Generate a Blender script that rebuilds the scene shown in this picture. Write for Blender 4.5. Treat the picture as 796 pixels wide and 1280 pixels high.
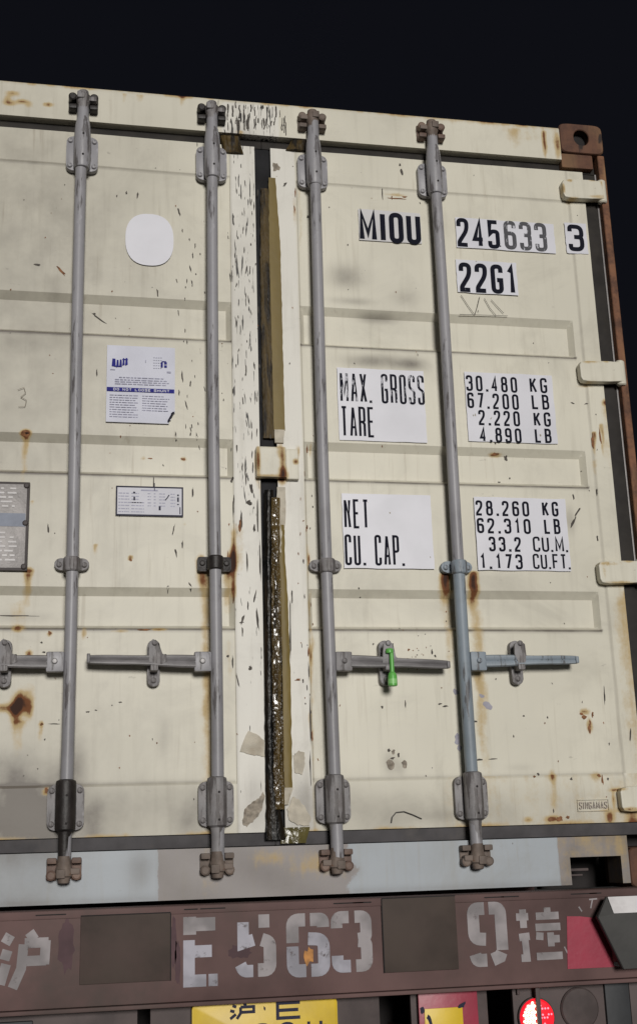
import bpy, bmesh, math, random
import numpy as np
from mathutils import Vector, Matrix, noise as mn
R = math.radians
random.seed(7); rng = np.random.default_rng(7)
S = bpy.context.scene
C = S.collection
for o in list(bpy.data.objects): bpy.data.objects.remove(o)

Z0 = 1.5            # height of the container floor above the yard
# ------------------------------------------------------------------ camera
CAM = (-0.5452, -3.5071, 0.1339); PAN, TILT, ROLL, F = 0.1956, 0.2736, -0.0315, 1512.3
cp, sp, ct, st = math.cos(PAN), math.sin(PAN), math.cos(TILT), math.sin(TILT)
FWD = Vector((sp*ct, cp*ct, st)); RG = Vector((cp, -sp, 0)); UPV = RG.cross(FWD)
cr, sr = math.cos(ROLL), math.sin(ROLL)
R2 = RG*cr + UPV*sr; U2 = UPV*cr - RG*sr
cd = bpy.data.cameras.new('camera'); cam = bpy.data.objects.new('camera', cd); C.objects.link(cam)
cd.sensor_fit = 'HORIZONTAL'; cd.sensor_width = 36; cd.lens = F/796*36; cd.clip_end = 2000; cd.clip_start = .05
M = Matrix((R2, U2, -FWD)).transposed().to_4x4(); M.translation = Vector((CAM[0], CAM[1], CAM[2]+Z0))
cam.matrix_world = M; S.camera = cam
def at(px, py, y=0.02):
    """point of the plane y that stands behind a pixel of the photograph (796 x 1280)"""
    d = FWD + R2*((px-398)/F) + U2*((640-py)/F)
    t = (y-CAM[1])/d.y
    return CAM[0]+d.x*t, CAM[2]+d.z*t
# ------------------------------------------------------------------ night sky and the one light
w = bpy.data.worlds.new('World'); S.world = w; w.use_nodes = True
bg = w.node_tree.nodes['Background']; bg.inputs[0].default_value = (.50, .54, .80, 1); bg.inputs[1].default_value = .0088
sd = bpy.data.lights.new('yard_floodlight', 'SUN'); sd.energy = 2.4; sd.angle = R(14); sd.color = (1, .97, .925)
sun = bpy.data.objects.new('yard_floodlight', sd); C.objects.link(sun)
el, az = R(11), R(1.5)      # from above and a little to the right of the viewer
dirv = Vector((-math.sin(az)*math.cos(el), math.cos(az)*math.cos(el), -math.sin(el)))
sun.rotation_euler = dirv.to_track_quat('-Z', 'Y').to_euler(); sun.location = (2, -8, 6)
S.view_settings.view_transform = 'Standard'; S.view_settings.look = 'None'
S.view_settings.exposure = 0; S.view_settings.gamma = 1

# ------------------------------------------------------------------ materials
def srgb(r, g, b):
    f = lambda c: (c/255/12.92) if c/255 <= .04045 else ((c/255+.055)/1.055)**2.4
    return (f(r), f(g), f(b), 1)
class NT:
    def __init__(s, name):
        s.m = bpy.data.materials.new(name); s.m.use_nodes = True; s.t = s.m.node_tree; s.n = s.t.nodes
        s.b = s.n['Principled BSDF']; s.tc = s.n.new('ShaderNodeTexCoord')
    def l(s, a, b): s.t.links.new(a, b)
    def mapv(s, sc):
        n = s.n.new('ShaderNodeMapping'); n.inputs['Scale'].default_value = sc; s.l(s.tc.outputs['Object'], n.inputs[0]); return n.outputs[0]
    def noise(s, sc=(1, 1, 1), scale=5, detail=4, rough=.55, dist=0):
        n = s.n.new('ShaderNodeTexNoise'); n.inputs['Scale'].default_value = scale; n.inputs['Detail'].default_value = detail
        n.inputs['Roughness'].default_value = rough; n.inputs['Distortion'].default_value = dist
        s.l(s.mapv(sc), n.inputs['Vector']); return n.outputs['Fac']
    def math(s, op, a, b=None, clamp=False):
        n = s.n.new('ShaderNodeMath'); n.operation = op; n.use_clamp = clamp
        for i, v in enumerate((a, b)):
            if v is None: continue
            if isinstance(v, (int, float)): n.inputs[i].default_value = v
            else: s.l(v, n.inputs[i])
        return n.outputs[0]
    def ramp(s, v, a, b, lo=0., hi=1.):
        n = s.n.new('ShaderNodeMapRange'); n.interpolation_type = 'SMOOTHSTEP'
        for i, x in zip((1, 2, 3, 4), (a, b, lo, hi)): n.inputs[i].default_value = x
        s.l(v, n.inputs[0]); return n.outputs[0]
    def mix(s, f, a, b):
        n = s.n.new('ShaderNodeMix'); n.data_type = 'RGBA'
        for i, v in ((0, f), (6, a), (7, b)):
            if isinstance(v, (int, float)): n.inputs[i].default_value = v
            elif isinstance(v, tuple): n.inputs[i].default_value = v
            else: s.l(v, n.inputs[i])
        return n.outputs[2]
    def attr(s, name):
        n = s.n.new('ShaderNodeAttribute'); n.attribute_name = name; return n
    def sep(s, c):
        n = s.n.new('ShaderNodeSeparateColor'); s.l(c, n.inputs[0]); return n.outputs
    def col(s, c):
        if isinstance(c, tuple): s.b.inputs['Base Color'].default_value = c
        else: s.l(c, s.b.inputs['Base Color'])
    def rough(s, r):
        if isinstance(r, (int, float)): s.b.inputs['Roughness'].default_value = r
        else: s.l(r, s.b.inputs['Roughness'])
    def bump(s, h, strength=.3, dist=.002):
        n = s.n.new('ShaderNodeBump'); n.inputs['Strength'].default_value = strength; n.inputs['Distance'].default_value = dist
        s.l(h, n.inputs['Height']); s.l(n.outputs[0], s.b.inputs['Normal'])
OCHRE = (.47, .33, .13, 1); RUST = (.17, .065, .025, 1); DRUST = (.045, .02, .013, 1)
def stained(name, base, white, soft=.35, specks=.5, rough=.45):
    """painted steel; the vertex colour 'stain' holds rust, grime mixed with painted light falloff, and cracked-paint amounts, 'tone' a second paint coat"""
    m = NT(name)
    st_ = m.sep(m.attr('stain_shade').outputs['Color']); tone = m.attr('tone').outputs['Fac']
    big = m.noise(scale=1.7, detail=3); fine = m.noise(scale=38, detail=5, rough=.65)
    streak = m.noise((9, 9, .7), scale=4, detail=4)
    c = m.mix(m.ramp(big, .3, .7), tuple(x*.93 for x in base[:3])+(1,), tuple(min(1, x*1.05) for x in base[:3])+(1,))
    tt = m.ramp(m.math('ADD', tone, m.math('MULTIPLY', m.math('SUBTRACT', m.noise(scale=22, detail=5, rough=.65), .5), soft)), .38, .58)
    c = m.mix(tt, c, white)
    c = m.mix(m.math('MULTIPLY', m.ramp(streak, .5, .85), .26), c, (.30, .27, .20, 1))
    mott = m.noise(scale=3.2, detail=9, rough=.68, dist=.8); run = m.noise((1, 1, .05), scale=55, detail=4, rough=.6)
    c = m.mix(m.math('MULTIPLY', m.ramp(mott, .46, .70), .22), c, (.25, .23, .19, 1))
    c = m.mix(m.math('MULTIPLY', m.math('MULTIPLY', m.ramp(run, .56, .72), m.ramp(big, .40, .62)), .30), c, (.28, .22, .14, 1))
    scf = m.noise((.5, .5, 1.6), scale=26, detail=4, rough=.7, dist=.5)
    c = m.mix(m.math('MULTIPLY', m.ramp(scf, .68, .74), .30), c, (.18, .16, .14, 1))
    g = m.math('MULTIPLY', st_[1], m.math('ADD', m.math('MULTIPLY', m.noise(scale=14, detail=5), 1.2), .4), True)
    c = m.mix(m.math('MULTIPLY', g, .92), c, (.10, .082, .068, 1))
    n2 = m.noise(scale=30, detail=6, rough=.7); n3 = m.noise((2.2, 2.2, .35), scale=20, detail=4)
    present = m.ramp(st_[0], .02, .12)
    rv = m.math('ADD', st_[0], m.math('MULTIPLY', m.math('SUBTRACT', m.math('ADD', m.math('MULTIPLY', n2, .6), m.math('MULTIPLY', n3, .4)), .5), 1.0))
    rv = m.math('MULTIPLY', rv, present)
    c = m.mix(m.math('MULTIPLY', m.ramp(rv, .10, .55), .8), c, OCHRE)
    c = m.mix(m.ramp(rv, .55, .85), c, RUST)
    c = m.mix(m.ramp(rv, .92, 1.2), c, DRUST)
    # cracked paint: short upright dark flecks
    cn = m.noise((1, 1, .11), scale=140, detail=2, rough=.5, dist=.4); cl = m.noise((1, 1, .35), scale=11, detail=3)
    th = m.math('SUBTRACT', .78, m.math('MULTIPLY', st_[2], m.math('MULTIPLY', cl, .46)))
    cm = m.math('MULTIPLY', m.ramp(m.math('SUBTRACT', cn, th), 0, .035), m.ramp(st_[2], .02, .15))
    c = m.mix(cm, c, (.022, .02, .018, 1))
    sp_ = m.ramp(m.noise((1, 1, .6), scale=55, detail=2), .765, .80)
    c = m.mix(m.math('MULTIPLY', sp_, specks), c, (.10, .075, .05, 1))
    m.col(c); m.rough(m.ramp(rv, .3, .8, rough, .85)); m.b.inputs['Specular IOR Level'].default_value = .35
    h = m.math('ADD', m.math('MULTIPLY', fine, .35), m.math('SUBTRACT', m.math('MULTIPLY', m.ramp(rv, .3, .9), n2), m.math('MULTIPLY', cm, .9)))
    m.bump(h, .35, .0016)
    return m.m
def plain(name, c, rough=.5, var=.15, vs=12, metal=0, bump=.15, rust=0, dirt=None, spec=.4, vsc=(1, 1, 1), dirtamt=.7, wear=0):
    m = NT(name); n = m.noise(vsc, scale=vs, detail=5)
    k = m.mix(m.ramp(n, .3, .7), tuple(x*(1-var) for x in c[:3])+(1,), tuple(min(1, x*(1+var)) for x in c[:3])+(1,))
    if dirt: k = m.mix(m.math('MULTIPLY', m.ramp(m.noise(scale=vs*.6, detail=6, rough=.65), .48, .72), dirtamt), k, dirt)
    if wear:
        a = m.noise((1, 1, .12), scale=60, detail=5, rough=.7); b = m.noise((1, 1, .5), scale=7, detail=3)
        wm = m.ramp(m.math('ADD', a, m.math('MULTIPLY', b, .35)), .78-wear*.1, .86-wear*.1)
        k = m.mix(m.math('MULTIPLY', wm, .75), k, (.07, .06, .058, 1)); k = m.mix(m.math('MULTIPLY', m.ramp(m.noise((1, 1, .4), scale=33, detail=5), .68, .74), .6), k, tuple(min(1, x*1.5) for x in c[:3])+(1,))
    if rust:
        rn = m.noise(scale=24, detail=6, rough=.7)
        k = m.mix(m.ramp(rn, .72-rust*.4, .80-rust*.4), k, RUST); k = m.mix(m.ramp(rn, .84-rust*.4, .92-rust*.4), k, DRUST)
    m.col(k); m.rough(rough); m.b.inputs['Metallic'].default_value = metal; m.b.inputs['Specular IOR Level'].default_value = spec
    if bump: m.bump(m.noise(scale=vs*5, detail=4), bump, .002)
    return m.m
MT = {}
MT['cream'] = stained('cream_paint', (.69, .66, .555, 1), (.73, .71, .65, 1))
MT['sill'] = stained('sill_paint', (.30, .275, .27, 1), (.38, .415, .45, 1), specks=.8, soft=1.5)
def rusty(name, k=1):
    m = NT(name); a = m.noise(scale=16, detail=6, rough=.7); b = m.noise((1, 1, .25), scale=9, detail=4)
    c = m.mix(m.ramp(a, .3, .65), (.075, .035, .024, 1), (.23*k, .105*k, .055*k+.01*(1-k), 1))
    c = m.mix(m.math('MULTIPLY', m.ramp(b, .50, .68), .75*k*k), c, (.40, .24, .11, 1))
    c = m.mix(m.ramp(m.noise((1, 1, .4), scale=21, detail=5), .60, .68), c, (.03, .018, .014, 1))
    c = m.mix(m.ramp(m.noise((1, 1, .3), scale=13, detail=3), .66+(1-k), .72+(1-k)), c, (.44, .40, .30, 1))
    m.col(c); m.rough(.8); m.bump(a, .6, .004); return m.m
MT['rusty'] = rusty('rusty_post_steel')
MT['castrust'] = rusty('rusted_casting', .62)
MT['brown_iron'] = plain('brown_painted_iron', (.15, .095, .075, 1), .6, .3, 20, rust=.25, bump=.4, dirt=(.30, .24, .18, 1), dirtamt=.4)
MT['rod'] = plain('mauve_grey_paint', (.31, .305, .325, 1), .42, .13, 9, bump=.25, vsc=(1, 1, .3), dirt=(.20, .19, .195, 1), dirtamt=.5, rust=.03, wear=.35)
MT['rodblue'] = plain('blue_grey_paint', (.26, .305, .35, 1), .5, .12, 9, bump=.2, vsc=(1, 1, .3), dirt=(.17, .19, .21, 1), dirtamt=.5, wear=.5)
MT['rodlow'] = plain('worn_grey_paint', (.26, .25, .255, 1), .55, .2, 14, bump=.4, dirt=(.12, .10, .095, 1), rust=.13, wear=.8)
MT['iron'] = plain('dark_iron', (.022, .018, .017, 1), .5, .35, 20, rust=.16, bump=.5)
MT['cam'] = plain('weathered_cam_steel', (.16, .125, .105, 1), .65, .3, 20, rust=.3, bump=.5)
MT['handle'] = plain('worn_handle_steel', (.20, .19, .195, 1), .45, .3, 30, bump=.3, vsc=(.3, 1, 1))
MT['rubber'] = plain('old_rubber', (.026, .023, .021, 1), .7, .25, 14, bump=.3, dirt=(.042, .037, .030, 1), vsc=(1, 1, 1), spec=.25)
MT['sealblack'] = plain('black_rubber', (.016, .016, .018, 1), .7, .3, 14, bump=.3, spec=.2)
MT['rubberlow'] = plain('dusty_rubber', (.066, .062, .066, 1), .75, .2, 14, bump=.3, dirt=(.10, .09, .085, 1))
MT['dark'] = plain('unlit_steel', (.018, .015, .015, 1), .8, .3, 8, bump=.2)
def vinyl(name, c):
    m = NT(name); k = m.mix(m.ramp(m.noise(scale=6, detail=4), .35, .75), c, tuple(x*.9 for x in c[:3])+(1,))
    k = m.mix(m.ramp(m.noise((1, 1, .7), scale=46, detail=2), .745, .775), k, (.28, .25, .18, 1)); m.col(k); m.rough(.4)
    m.bump(m.noise(scale=20, detail=3), .1, .002); return m.m
MT['vinyl'] = vinyl('white_vinyl', (.70, .70, .76, 1))
MT['vinylold'] = vinyl('yellowed_vinyl', (.62, .61, .62, 1))
def ink(name, wear, c=(.012, .013, .022, 1), under=(.55, .55, .60, 1)):
    m = NT(name); n = m.noise((1.6, 1.6, .7), scale=42, detail=4, rough=.7); f = m.ramp(n, .70-wear*.35, .78-wear*.35)
    m.col(m.mix(f, c, under)); m.rough(.8); m.b.inputs['Specular IOR Level'].default_value = .08; return m.m
MT['ink'] = ink('black_lettering', .0); MT['inkworn'] = ink('worn_black_lettering', .46); MT['inkfade'] = ink('faded_lettering', .35, (.10, .10, .11, 1))
MT['inkthin'] = plain('faint_print', (.42, .42, .52, 1), .5, .1, 30, bump=0, spec=.06)
MT['inkdark'] = plain('dark_print', (.035, .035, .06, 1), .5, .1, 30, bump=0, spec=.06)
MT['blueink'] = plain('blue_print', (.022, .022, .22, 1), .45, .1, 30, bump=0, spec=.06)
MT['paper'] = plain('poster_paper', (.66, .67, .76, 1), .55, .05, 10, bump=.3, spec=.1)
MT['label'] = plain('label_paper', (.66, .66, .72, 1), .5, .05, 10, bump=.1, spec=.1)
MT['alu'] = plain('tarnished_plate_metal', (.27, .255, .25, 1), .5, .15, 30, metal=.2, bump=.4)
MT['alublue'] = plain('plate_blue_band', (.16, .18, .23, 1), .5, .1, 20, metal=.1, bump=.2)
MT['emboss'] = plain('plate_raised_print', (.31, .30, .30, 1), .45, .1, 20, metal=.2, bump=0)
MT['edge'] = plain('dark_plate_edge', (.06, .05, .05, 1), .6, .2, 20, bump=.2, rust=.1)
def film(name, a, b, black, ks=(30, 8, 3), rough=.14):
    m = NT(name); n = m.noise((ks[0], ks[0], ks[2]), scale=1, detail=5, rough=.6, dist=1.2); n2 = m.noise((1, 1, .12), scale=45, detail=4, dist=.5)
    c = m.mix(m.ramp(n, .35, .65), a, b); c = m.mix(m.ramp(n2, .48, .62), c, black)
    m.col(c); m.rough(rough); (m.l(m.math('MULTIPLY', m.ramp(m.noise((1, 1, .6), scale=60, detail=3, rough=.6), .50, .60), m.ramp(m.noise((1, 1, 1), scale=6, detail=2), .36, .56, .25, 1)), m.b.inputs['Coat Weight']) if rough < .25 else None); m.b.inputs['Coat Roughness'].default_value = .13; m.b.inputs['Specular IOR Level'].default_value = .15
    m.bump(m.math('ADD', m.noise((1, 1, .30), scale=70, detail=3, rough=.5, dist=1.), m.math('MULTIPLY', m.noise((1, 1, .5), scale=160, detail=1), .5)), .9 if rough < .25 else .30, .008); return m.m
MT['film'] = film('brown_wrapping_film', (.055, .036, .013, 1), (.13, .088, .030, 1), (.018, .013, .007, 1), rough=.2)
MT['filmdark'] = film('black_wrapping_film', (.006, .006, .006, 1), (.022, .015, .008, 1), (.004, .004, .004, 1), rough=.32)
MT['filmup'] = film('dull_brown_film', (.045, .030, .010, 1), (.10, .068, .026, 1), (.016, .013, .010, 1), rough=.5)
MT['gold'] = plain('gold_brown_tape', (.18, .127, .030, 1), .5, .12, 14, bump=.12, vsc=(1, 1, .2), spec=.3)
MT['olive'] = plain('olive_tape', (.10, .085, .03, 1), .2, .3, 24, bump=.6, spec=.6)
MT['beige'] = plain('dried_tape_backing', (.50, .455, .37, 1), .6, .15, 30, bump=.5, dirt=(.36, .30, .22, 1))
MT['chipd'] = plain('bare_dark_scratch', (.075, .065, .055, 1), .7, .3, 40, bump=0)
MT['chipr'] = plain('rust_fleck', (.22, .10, .045, 1), .8, .4, 60, bump=0)
MT['chipl'] = plain('lavender_paint_fleck', (.34, .33, .39, 1), .6, .1, 40, bump=0)
MT['chipg'] = plain('flaked_paint', (.30, .26, .21, 1), .7, .35, 60, bump=.4, dirt=(.10, .075, .05, 1))
MT['namepaint'] = plain('worn_name_paint', (.42, .37, .33, 1), .6, .15, 60, bump=0)
MT['seal'] = plain('green_seal_plastic', (.13, .46, .09, 1), .35, .08, 10, bump=0)
MT['seal2'] = plain('pale_green_seal_print', (.26, .60, .20, 1), .4, .08, 10, bump=0)
MT['beam'] = plain('maroon_chassis_paint', (.060, .036, .038, 1), .6, .22, 4, bump=.3, dirt=(.052, .045, .042, 1), dirtamt=.8)
MT['beam'] = plain('maroon_chassis_paint', (.122, .074, .070, 1), .7, .4, 2.2, bump=.4, dirt=(.080, .067, .060, 1), dirtamt=.95, spec=.25)
MT['plate2'] = plain('dark_cover_plate_paint', (.060, .045, .038, 1), .7, .3, 4, bump=.3, dirt=(.090, .060, .054, 1), spec=.25)
MT['lowplate'] = plain('mauve_grey_steel', (.085, .064, .062, 1), .65, .2, 7, bump=.3, dirt=(.04, .03, .03, 1))
MT['slate'] = plain('slate_steel', (.030, .032, .036, 1), .6, .2, 9, bump=.3)
MT['pinkish'] = plain('faded_magenta_paint', (.085, .045, .052, 1), .7, .25, 9, bump=.2)
def stencil(name, c):
    m = NT(name); n = m.noise((1, 1, 1), scale=26, detail=6, rough=.7); k = m.mix(m.ramp(m.noise(scale=9, detail=3), .38, .62), c, tuple(x*.58 for x in c[:3])+(1,))
    k = m.mix(m.ramp(n, .58, .70), k, (.075, .055, .055, 1)); m.col(k); m.rough(.6); m.bump(n, .2, .002); return m.m
MT['stencil'] = stencil('worn_white_stencil_paint', (.34, .31, .32, 1)); MT['stencil2'] = stencil('fresh_white_stencil_paint', (.42, .41, .47, 1))
MT['orange'] = plain('orange_paint_spot', (.45, .20, .05, 1), .6, .3, 60, bump=0)
MT['yplate'] = plain('yellow_plate', (.72, .50, .02, 1), .4, .08, 8, bump=.15, dirt=(.50, .33, .02, 1), dirtamt=.5)
MT['magenta'] = plain('magenta_reflector', (.33, .035, .065, 1), .4, .1, 8, bump=.3, dirt=(.24, .035, .05, 1))
MT['pwhite'] = plain('scuffed_white_paint', (.80, .78, .79, 1), .5, .1, 10, bump=.3, dirt=(.40, .37, .37, 1), dirtamt=.4)
MT['boxdark'] = plain('green_grey_steel', (.045, .044, .042, 1), .55, .2, 6, bump=.3)
MT['lampbody'] = plain('dusty_lamp_lens', (.080, .061, .059, 1), .7, .25, 12, bump=.3)
MT['tyre'] = plain('tyre_rubber', (.02, .02, .02, 1), .8, .2, 20)
def emit(name, c, s, base):
    m = NT(name); m.b.inputs['Base Color'].default_value = base; m.b.inputs['Emission Color'].default_value = c
    m.b.inputs['Emission Strength'].default_value = s; m.b.inputs['Roughness'].default_value = .3; return m.m
MT['redglow'] = emit('lit_red_lens', (1, .012, .03, 1), 1.0, (.4, .01, .01, 1))
MT['led'] = emit('lit_led', (1, .55, .36, 1), 6, (.8, .6, .5, 1))
MT['ledred'] = emit('lit_red_led', (1, .16, .22, 1), 2.5, (.8, .1, .1, 1))
def groundmat():
    m = NT('yard_asphalt'); n = m.noise(scale=3, detail=6); f = m.noise(scale=120, detail=3)
    m.col(m.mix(m.ramp(n, .35, .65), (.05, .05, .05, 1), (.075, .072, .068, 1))); m.rough(.85); m.bump(f, .6, .01); return m.m
MT['ground'] = groundmat()
STAINED = {MT['cream'].name, MT['sill'].name}

# ------------------------------------------------------------------ where the rust, grime, cracks and painted light falloff sit (container coordinates)
PX = .0026
spots, streaks = [], []
def spot(ch, px, py, rx, ry, s, y=.02):
    x, z = at(px, py, y); spots.append((ch, x, z, rx*PX, ry*PX, s))
def streak(px, py, wpx, lpx, s, ch=0, y=.02):
    x, z = at(px, py, y); streaks.append((ch, x, z, wpx*PX, lpx*PX, s))
for a in [(32,541,6,4,1.5),(25,882,12,13,.62),(19,890,6,12,.85),(33,872,10,14,.42),(36,892,5,12,.4),(24,876,4,8,.5),(2,885,14,5,.7),(62,792,3,3,.9),(36,817,4,4,.85),(22,785,6,4,.8),
          (58,990,4,4,.85),(52,905,3,3,.9),(35,714,7,4,.95),(289,702,6,12,1.1),(252,702,6,8,.9),(292,690,3,26,.8),(292,735,2,14,.8),(163,697,3,3,.9),(620,567,10,3,.7),(730,890,7,4,.75),
          (737,908,4,9,.75),(368,262,3,28,.4),(495,243,20,2,.55),(690,1024,8,3,.9),(660,1025,5,3,.6),(762,1022,5,8,.8),(745,970,6,5,.5),(690,968,5,7,.5),
          (345,565,3,12,.3),(351,575,4,26,.8),(352,596,6,8,.9),(321,580,2.5,22,.9),(335,598,14,2,.6),(340,561,14,2,.4),(330,575,8,14,.12),(368,580,4,4,.8),(372,565,2,8,.6),(198,787,9,2,.8),(150,789,9,2,.4),(105,793,3,8,.5),(388,560,2,10,.6),(386,700,2,14,.5),(388,820,2,14,.6),(387,900,2,14,.6),
          (230,655,3,3,.3),(180,570,4,2,.5),(230,571,4,2,.7),(757,503,5,4,.7),(785,743,5,6,.9)]: spot(0, *a)
for a in [(32,545,4,62,.62),(20,900,5,40,.55),(28,900,3,38,.4),(52,908,3,22,.4),(35,718,5,32,.75),(26,750,14,60,.28),(258,712,8,330,.50),(260,820,5,170,.25),(285,705,6,60,.8),(253,705,6,30,.8),(286,800,4,60,.3),(556,716,6,34,.95),(558,716,9,170,.42),(591,714,6,40,.9),
          (592,722,9,245,.50),(596,830,6,150,.25),(741,540,2.4,34,1.0),(750,530,2,44,.75),(742,575,4,40,.35),(757,500,9,110,.36),(785,742,14,260,.50),(792,742,8,150,.35),(772,742,10,260,.22),(788,1012,10,60,.5),(770,250,3,8,.5),
          (700,175,5,12,.2),(690,968,3,45,.4),(40,625,3,8,.5),(120,680,3,18,.55),(328,600,5,80,.40),(300,655,5,60,.35),(373,205,2.5,130,.4),(388,740,2,240,.4)]: streak(*a)
for a in [(712,226,5,2,.7),(742,226,8,2,.8),(716,248,10,2,.6),(745,247,12,3,.6),(704,236,2,9,.6),(752,230,3,8,.5),(738,453,12,2,.6),(757,452,5,3,.7),(738,478,14,2,.5),(760,705,14,2,.6),(785,703,8,2,.7),(775,729,20,2,.6),(755,716,2,10,.35),(775,987,8,2,.7),(772,1000,2,10,.6),(785,1012,10,2,.7)]: spot(0, *a, y=-.01)
# header rust (the header face is the plane y = 0)
for a in [(16,116,8,4,.8),(12,128,9,4,.8),(28,126,8,3,.75),(36,130,6,5,.5),(60,130,7,3,.85),(10,122,5,4,.6),(697,182,5,22,.75),(680,180,2.5,22,.6),(650,165,40,18,.20),(560,150,60,8,.15),(300,165,6,3,.6),(395,195,4,3,.3),(618,197,3,2,.7)]: spot(0, *a, y=0)
for a in [(228,118,4,18,.62),(155,116,3,16,.5),(175,118,5,14,.4),(679,163,3,40,.5),(640,160,8,36,.3),(95,120,6,30,.4),(256,140,6,20,.5)]: streak(*a, y=0)
# grime; the broad stamps at upper left paint the light's falloff
for a in [(470,452,38,9,.75),(515,455,18,8,.6),(474,395,26,7,.55),(432,345,24,16,.55),(505,372,20,12,.3),(440,376,26,5,.4),(300,170,20,10,.3),(20,1010,36,44,.85),(60,1030,36,30,.5),(95,960,12,40,.35),(10,955,22,14,.35),(82,975,18,20,.55),(118,1022,10,24,.35),
          (205,925,6,22,.25),(487,955,8,14,.4),(500,960,6,10,.3),(175,1000,60,20,.22),(240,1010,20,30,.3),(440,1000,30,26,.22),(380,1000,14,30,.4),(318,1000,10,30,.25),(600,1010,120,22,.10),(330,820,6,200,.1),
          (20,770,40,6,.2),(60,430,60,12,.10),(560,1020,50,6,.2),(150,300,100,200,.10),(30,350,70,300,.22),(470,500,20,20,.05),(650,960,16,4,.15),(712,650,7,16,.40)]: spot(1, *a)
for a in [(620,720,20,50,.10),(300,300,40,300,.12),(410,800,18,200,.14),(285,800,10,200,.15)]: streak(*a, ch=1)
def stain_shade_of(v):
    """v: n x 3 array in container coordinates -> stain (n x 4), tone (n)"""
    x, y, z = v[:, 0], v[:, 1], v[:, 2]; n = len(v); s = np.zeros((n, 4)); s[:, 3] = 1; tone = np.zeros(n)
    wob = .004*np.sin(z*31+x*9)+.003*np.sin(z*83)
    for ch, a, b, rx, rz, k in spots:
        s[:, ch] += k*np.exp(-(((x-a)/rx)**2+((z-b)/rz)**2)**1.1)
    for ch, a, b, wd, ln, k in streaks:
        t = (b-z)/ln
        s[:, ch] += k*np.exp(-((x-a+wob*.5)/wd)**2)*np.clip(t*12+.5, 0, 1)*np.clip(1.15-t, 0, 1)**.8*(t > -.1)
    # thin dirt on seams and bead creases, drip edge of the header, foot of the doors
    dr = (z > .16) & (z < 2.44) & (y > .01)
    for zc in (1.701, 1.246, .776):
        s[:, 1] += dr*1.0*np.exp(-((z-zc+.002)/.0045)**2)*(np.abs(x) < 1.05)*((x < -.109)|(x > .112))
    for zc in (2.285, .336): s[:, 1] += dr*.32*np.exp(-((z-zc)/.0035)**2)*(np.abs(x) < 1.075)*(np.abs(x) > .112)
    for xc in (-.108, .114, 1.075): s[:, 1] += dr*.30*np.exp(-((x-xc)/.003)**2)
    s[:, 0] += dr*.22*np.exp(-((x-.114)/.004)**2)*(z < 1.2)
    s[:, 1] += dr*.30*np.clip((.34-z)/.1, 0, 1)*(.6+.4*np.sin(x*11+1)**2)
    s[:, 0] += dr*.55*np.exp(-((z-.192)/.006)**2)*(.5+.5*np.sin(x*23))
    s[:, 0] += dr*.16*(z < .335)*(x > .5)
    hd = (z > 2.44)
    s[:, 0] += hd*(.30+.45*np.clip(np.sin(x*17)+np.sin(x*41+1)*.7+np.sin(x*97)*.5, 0, 1))*np.exp(-((2.570-z)/.011)**2)
    # cracked paint zone
    cz = np.clip((x+.155)/.03, 0, 1)*np.clip((.075-x)/.03, 0, 1)*hd*.95*np.clip((2.57-z)/.02, 0, 1)
    lm = (np.clip((x+.125)/.02, 0, 1)*np.clip((-.022-x)/.01, 0, 1))*dr
    s[:, 2] += cz + lm*np.interp(z, [.2, .55, .95, 1.25, 1.5, 1.9, 2.3], [.28, .28, .50, .60, .66, .72, .78])
    s[:, 2] += dr*.35*np.clip((x+.30)/.1, 0, 1)*np.clip((-.12-x)/.02, 0, 1)*np.clip((z-1.3)/.2, 0, 1)
    s[:, 2] += dr*.25*(x > .03)*(x < .12)*np.interp(z, [0, .4, .9, 1.3], [.6, .8, .5, 0])
    tone += dr*np.clip((x+.112)/.006, 0, 1)*np.clip((.12-x)/.02, 0, 1)*.85
    tone += cz*.8
    s[:, 1] += dr*.20*np.clip((-.15-x)/.45, 0, 1) + hd*.10*np.clip((-.2-x)/.5, 0, 1)  # darkens door and header towards the left, painting the light's falloff into the colour
    sl = z < .16
    lav = np.clip(np.clip((at(197, 1090, 0)[0]-x)/.012+.5, 0, 1)+np.clip((x-at(440, 1080, 0)[0])/.05+.5+.3*np.sin(z*60), 0, 1)*np.clip((at(710, 1080, 0)[0]-x)/.03+.5+.4*np.sin(z*50+1), 0, 1), 0, 1)
    tone = np.where(sl, lav, tone)
    e = sl*(x > .84); s[:, 0] += e*.12*(x < 1.06); tone = tone*(1-e); s[:, 0] += e*.14*(.5+.5*np.sin(x*70+z*40))*(z > .1); s[:, 1] += e*.25
    s[:, 0] += sl*(1-lav)*.08 + sl*.40*np.exp(-((x-.13)/.07)**2-((z-.10)/.03)**2) + sl*.32*np.exp(-((x+.02)/.05)**2-((z-.12)/.02)**2)
    s[:, 1] += sl*(1-lav)*.36*(.6+.4*np.sin(x*21+z*30)) + sl*.35*np.exp(-((x+.72)/.15)**2)
    s[:, 1] += sl*lav*.28*np.exp(-((z-.02)/.012)**2) + sl*.4*np.exp(-((x+.38)/.04)**2-((z-.10)/.06)**2)
    # blades of the hinges and the locking bar block
    return np.clip(s, 0, 2), np.clip(tone, 0, 1)

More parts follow.
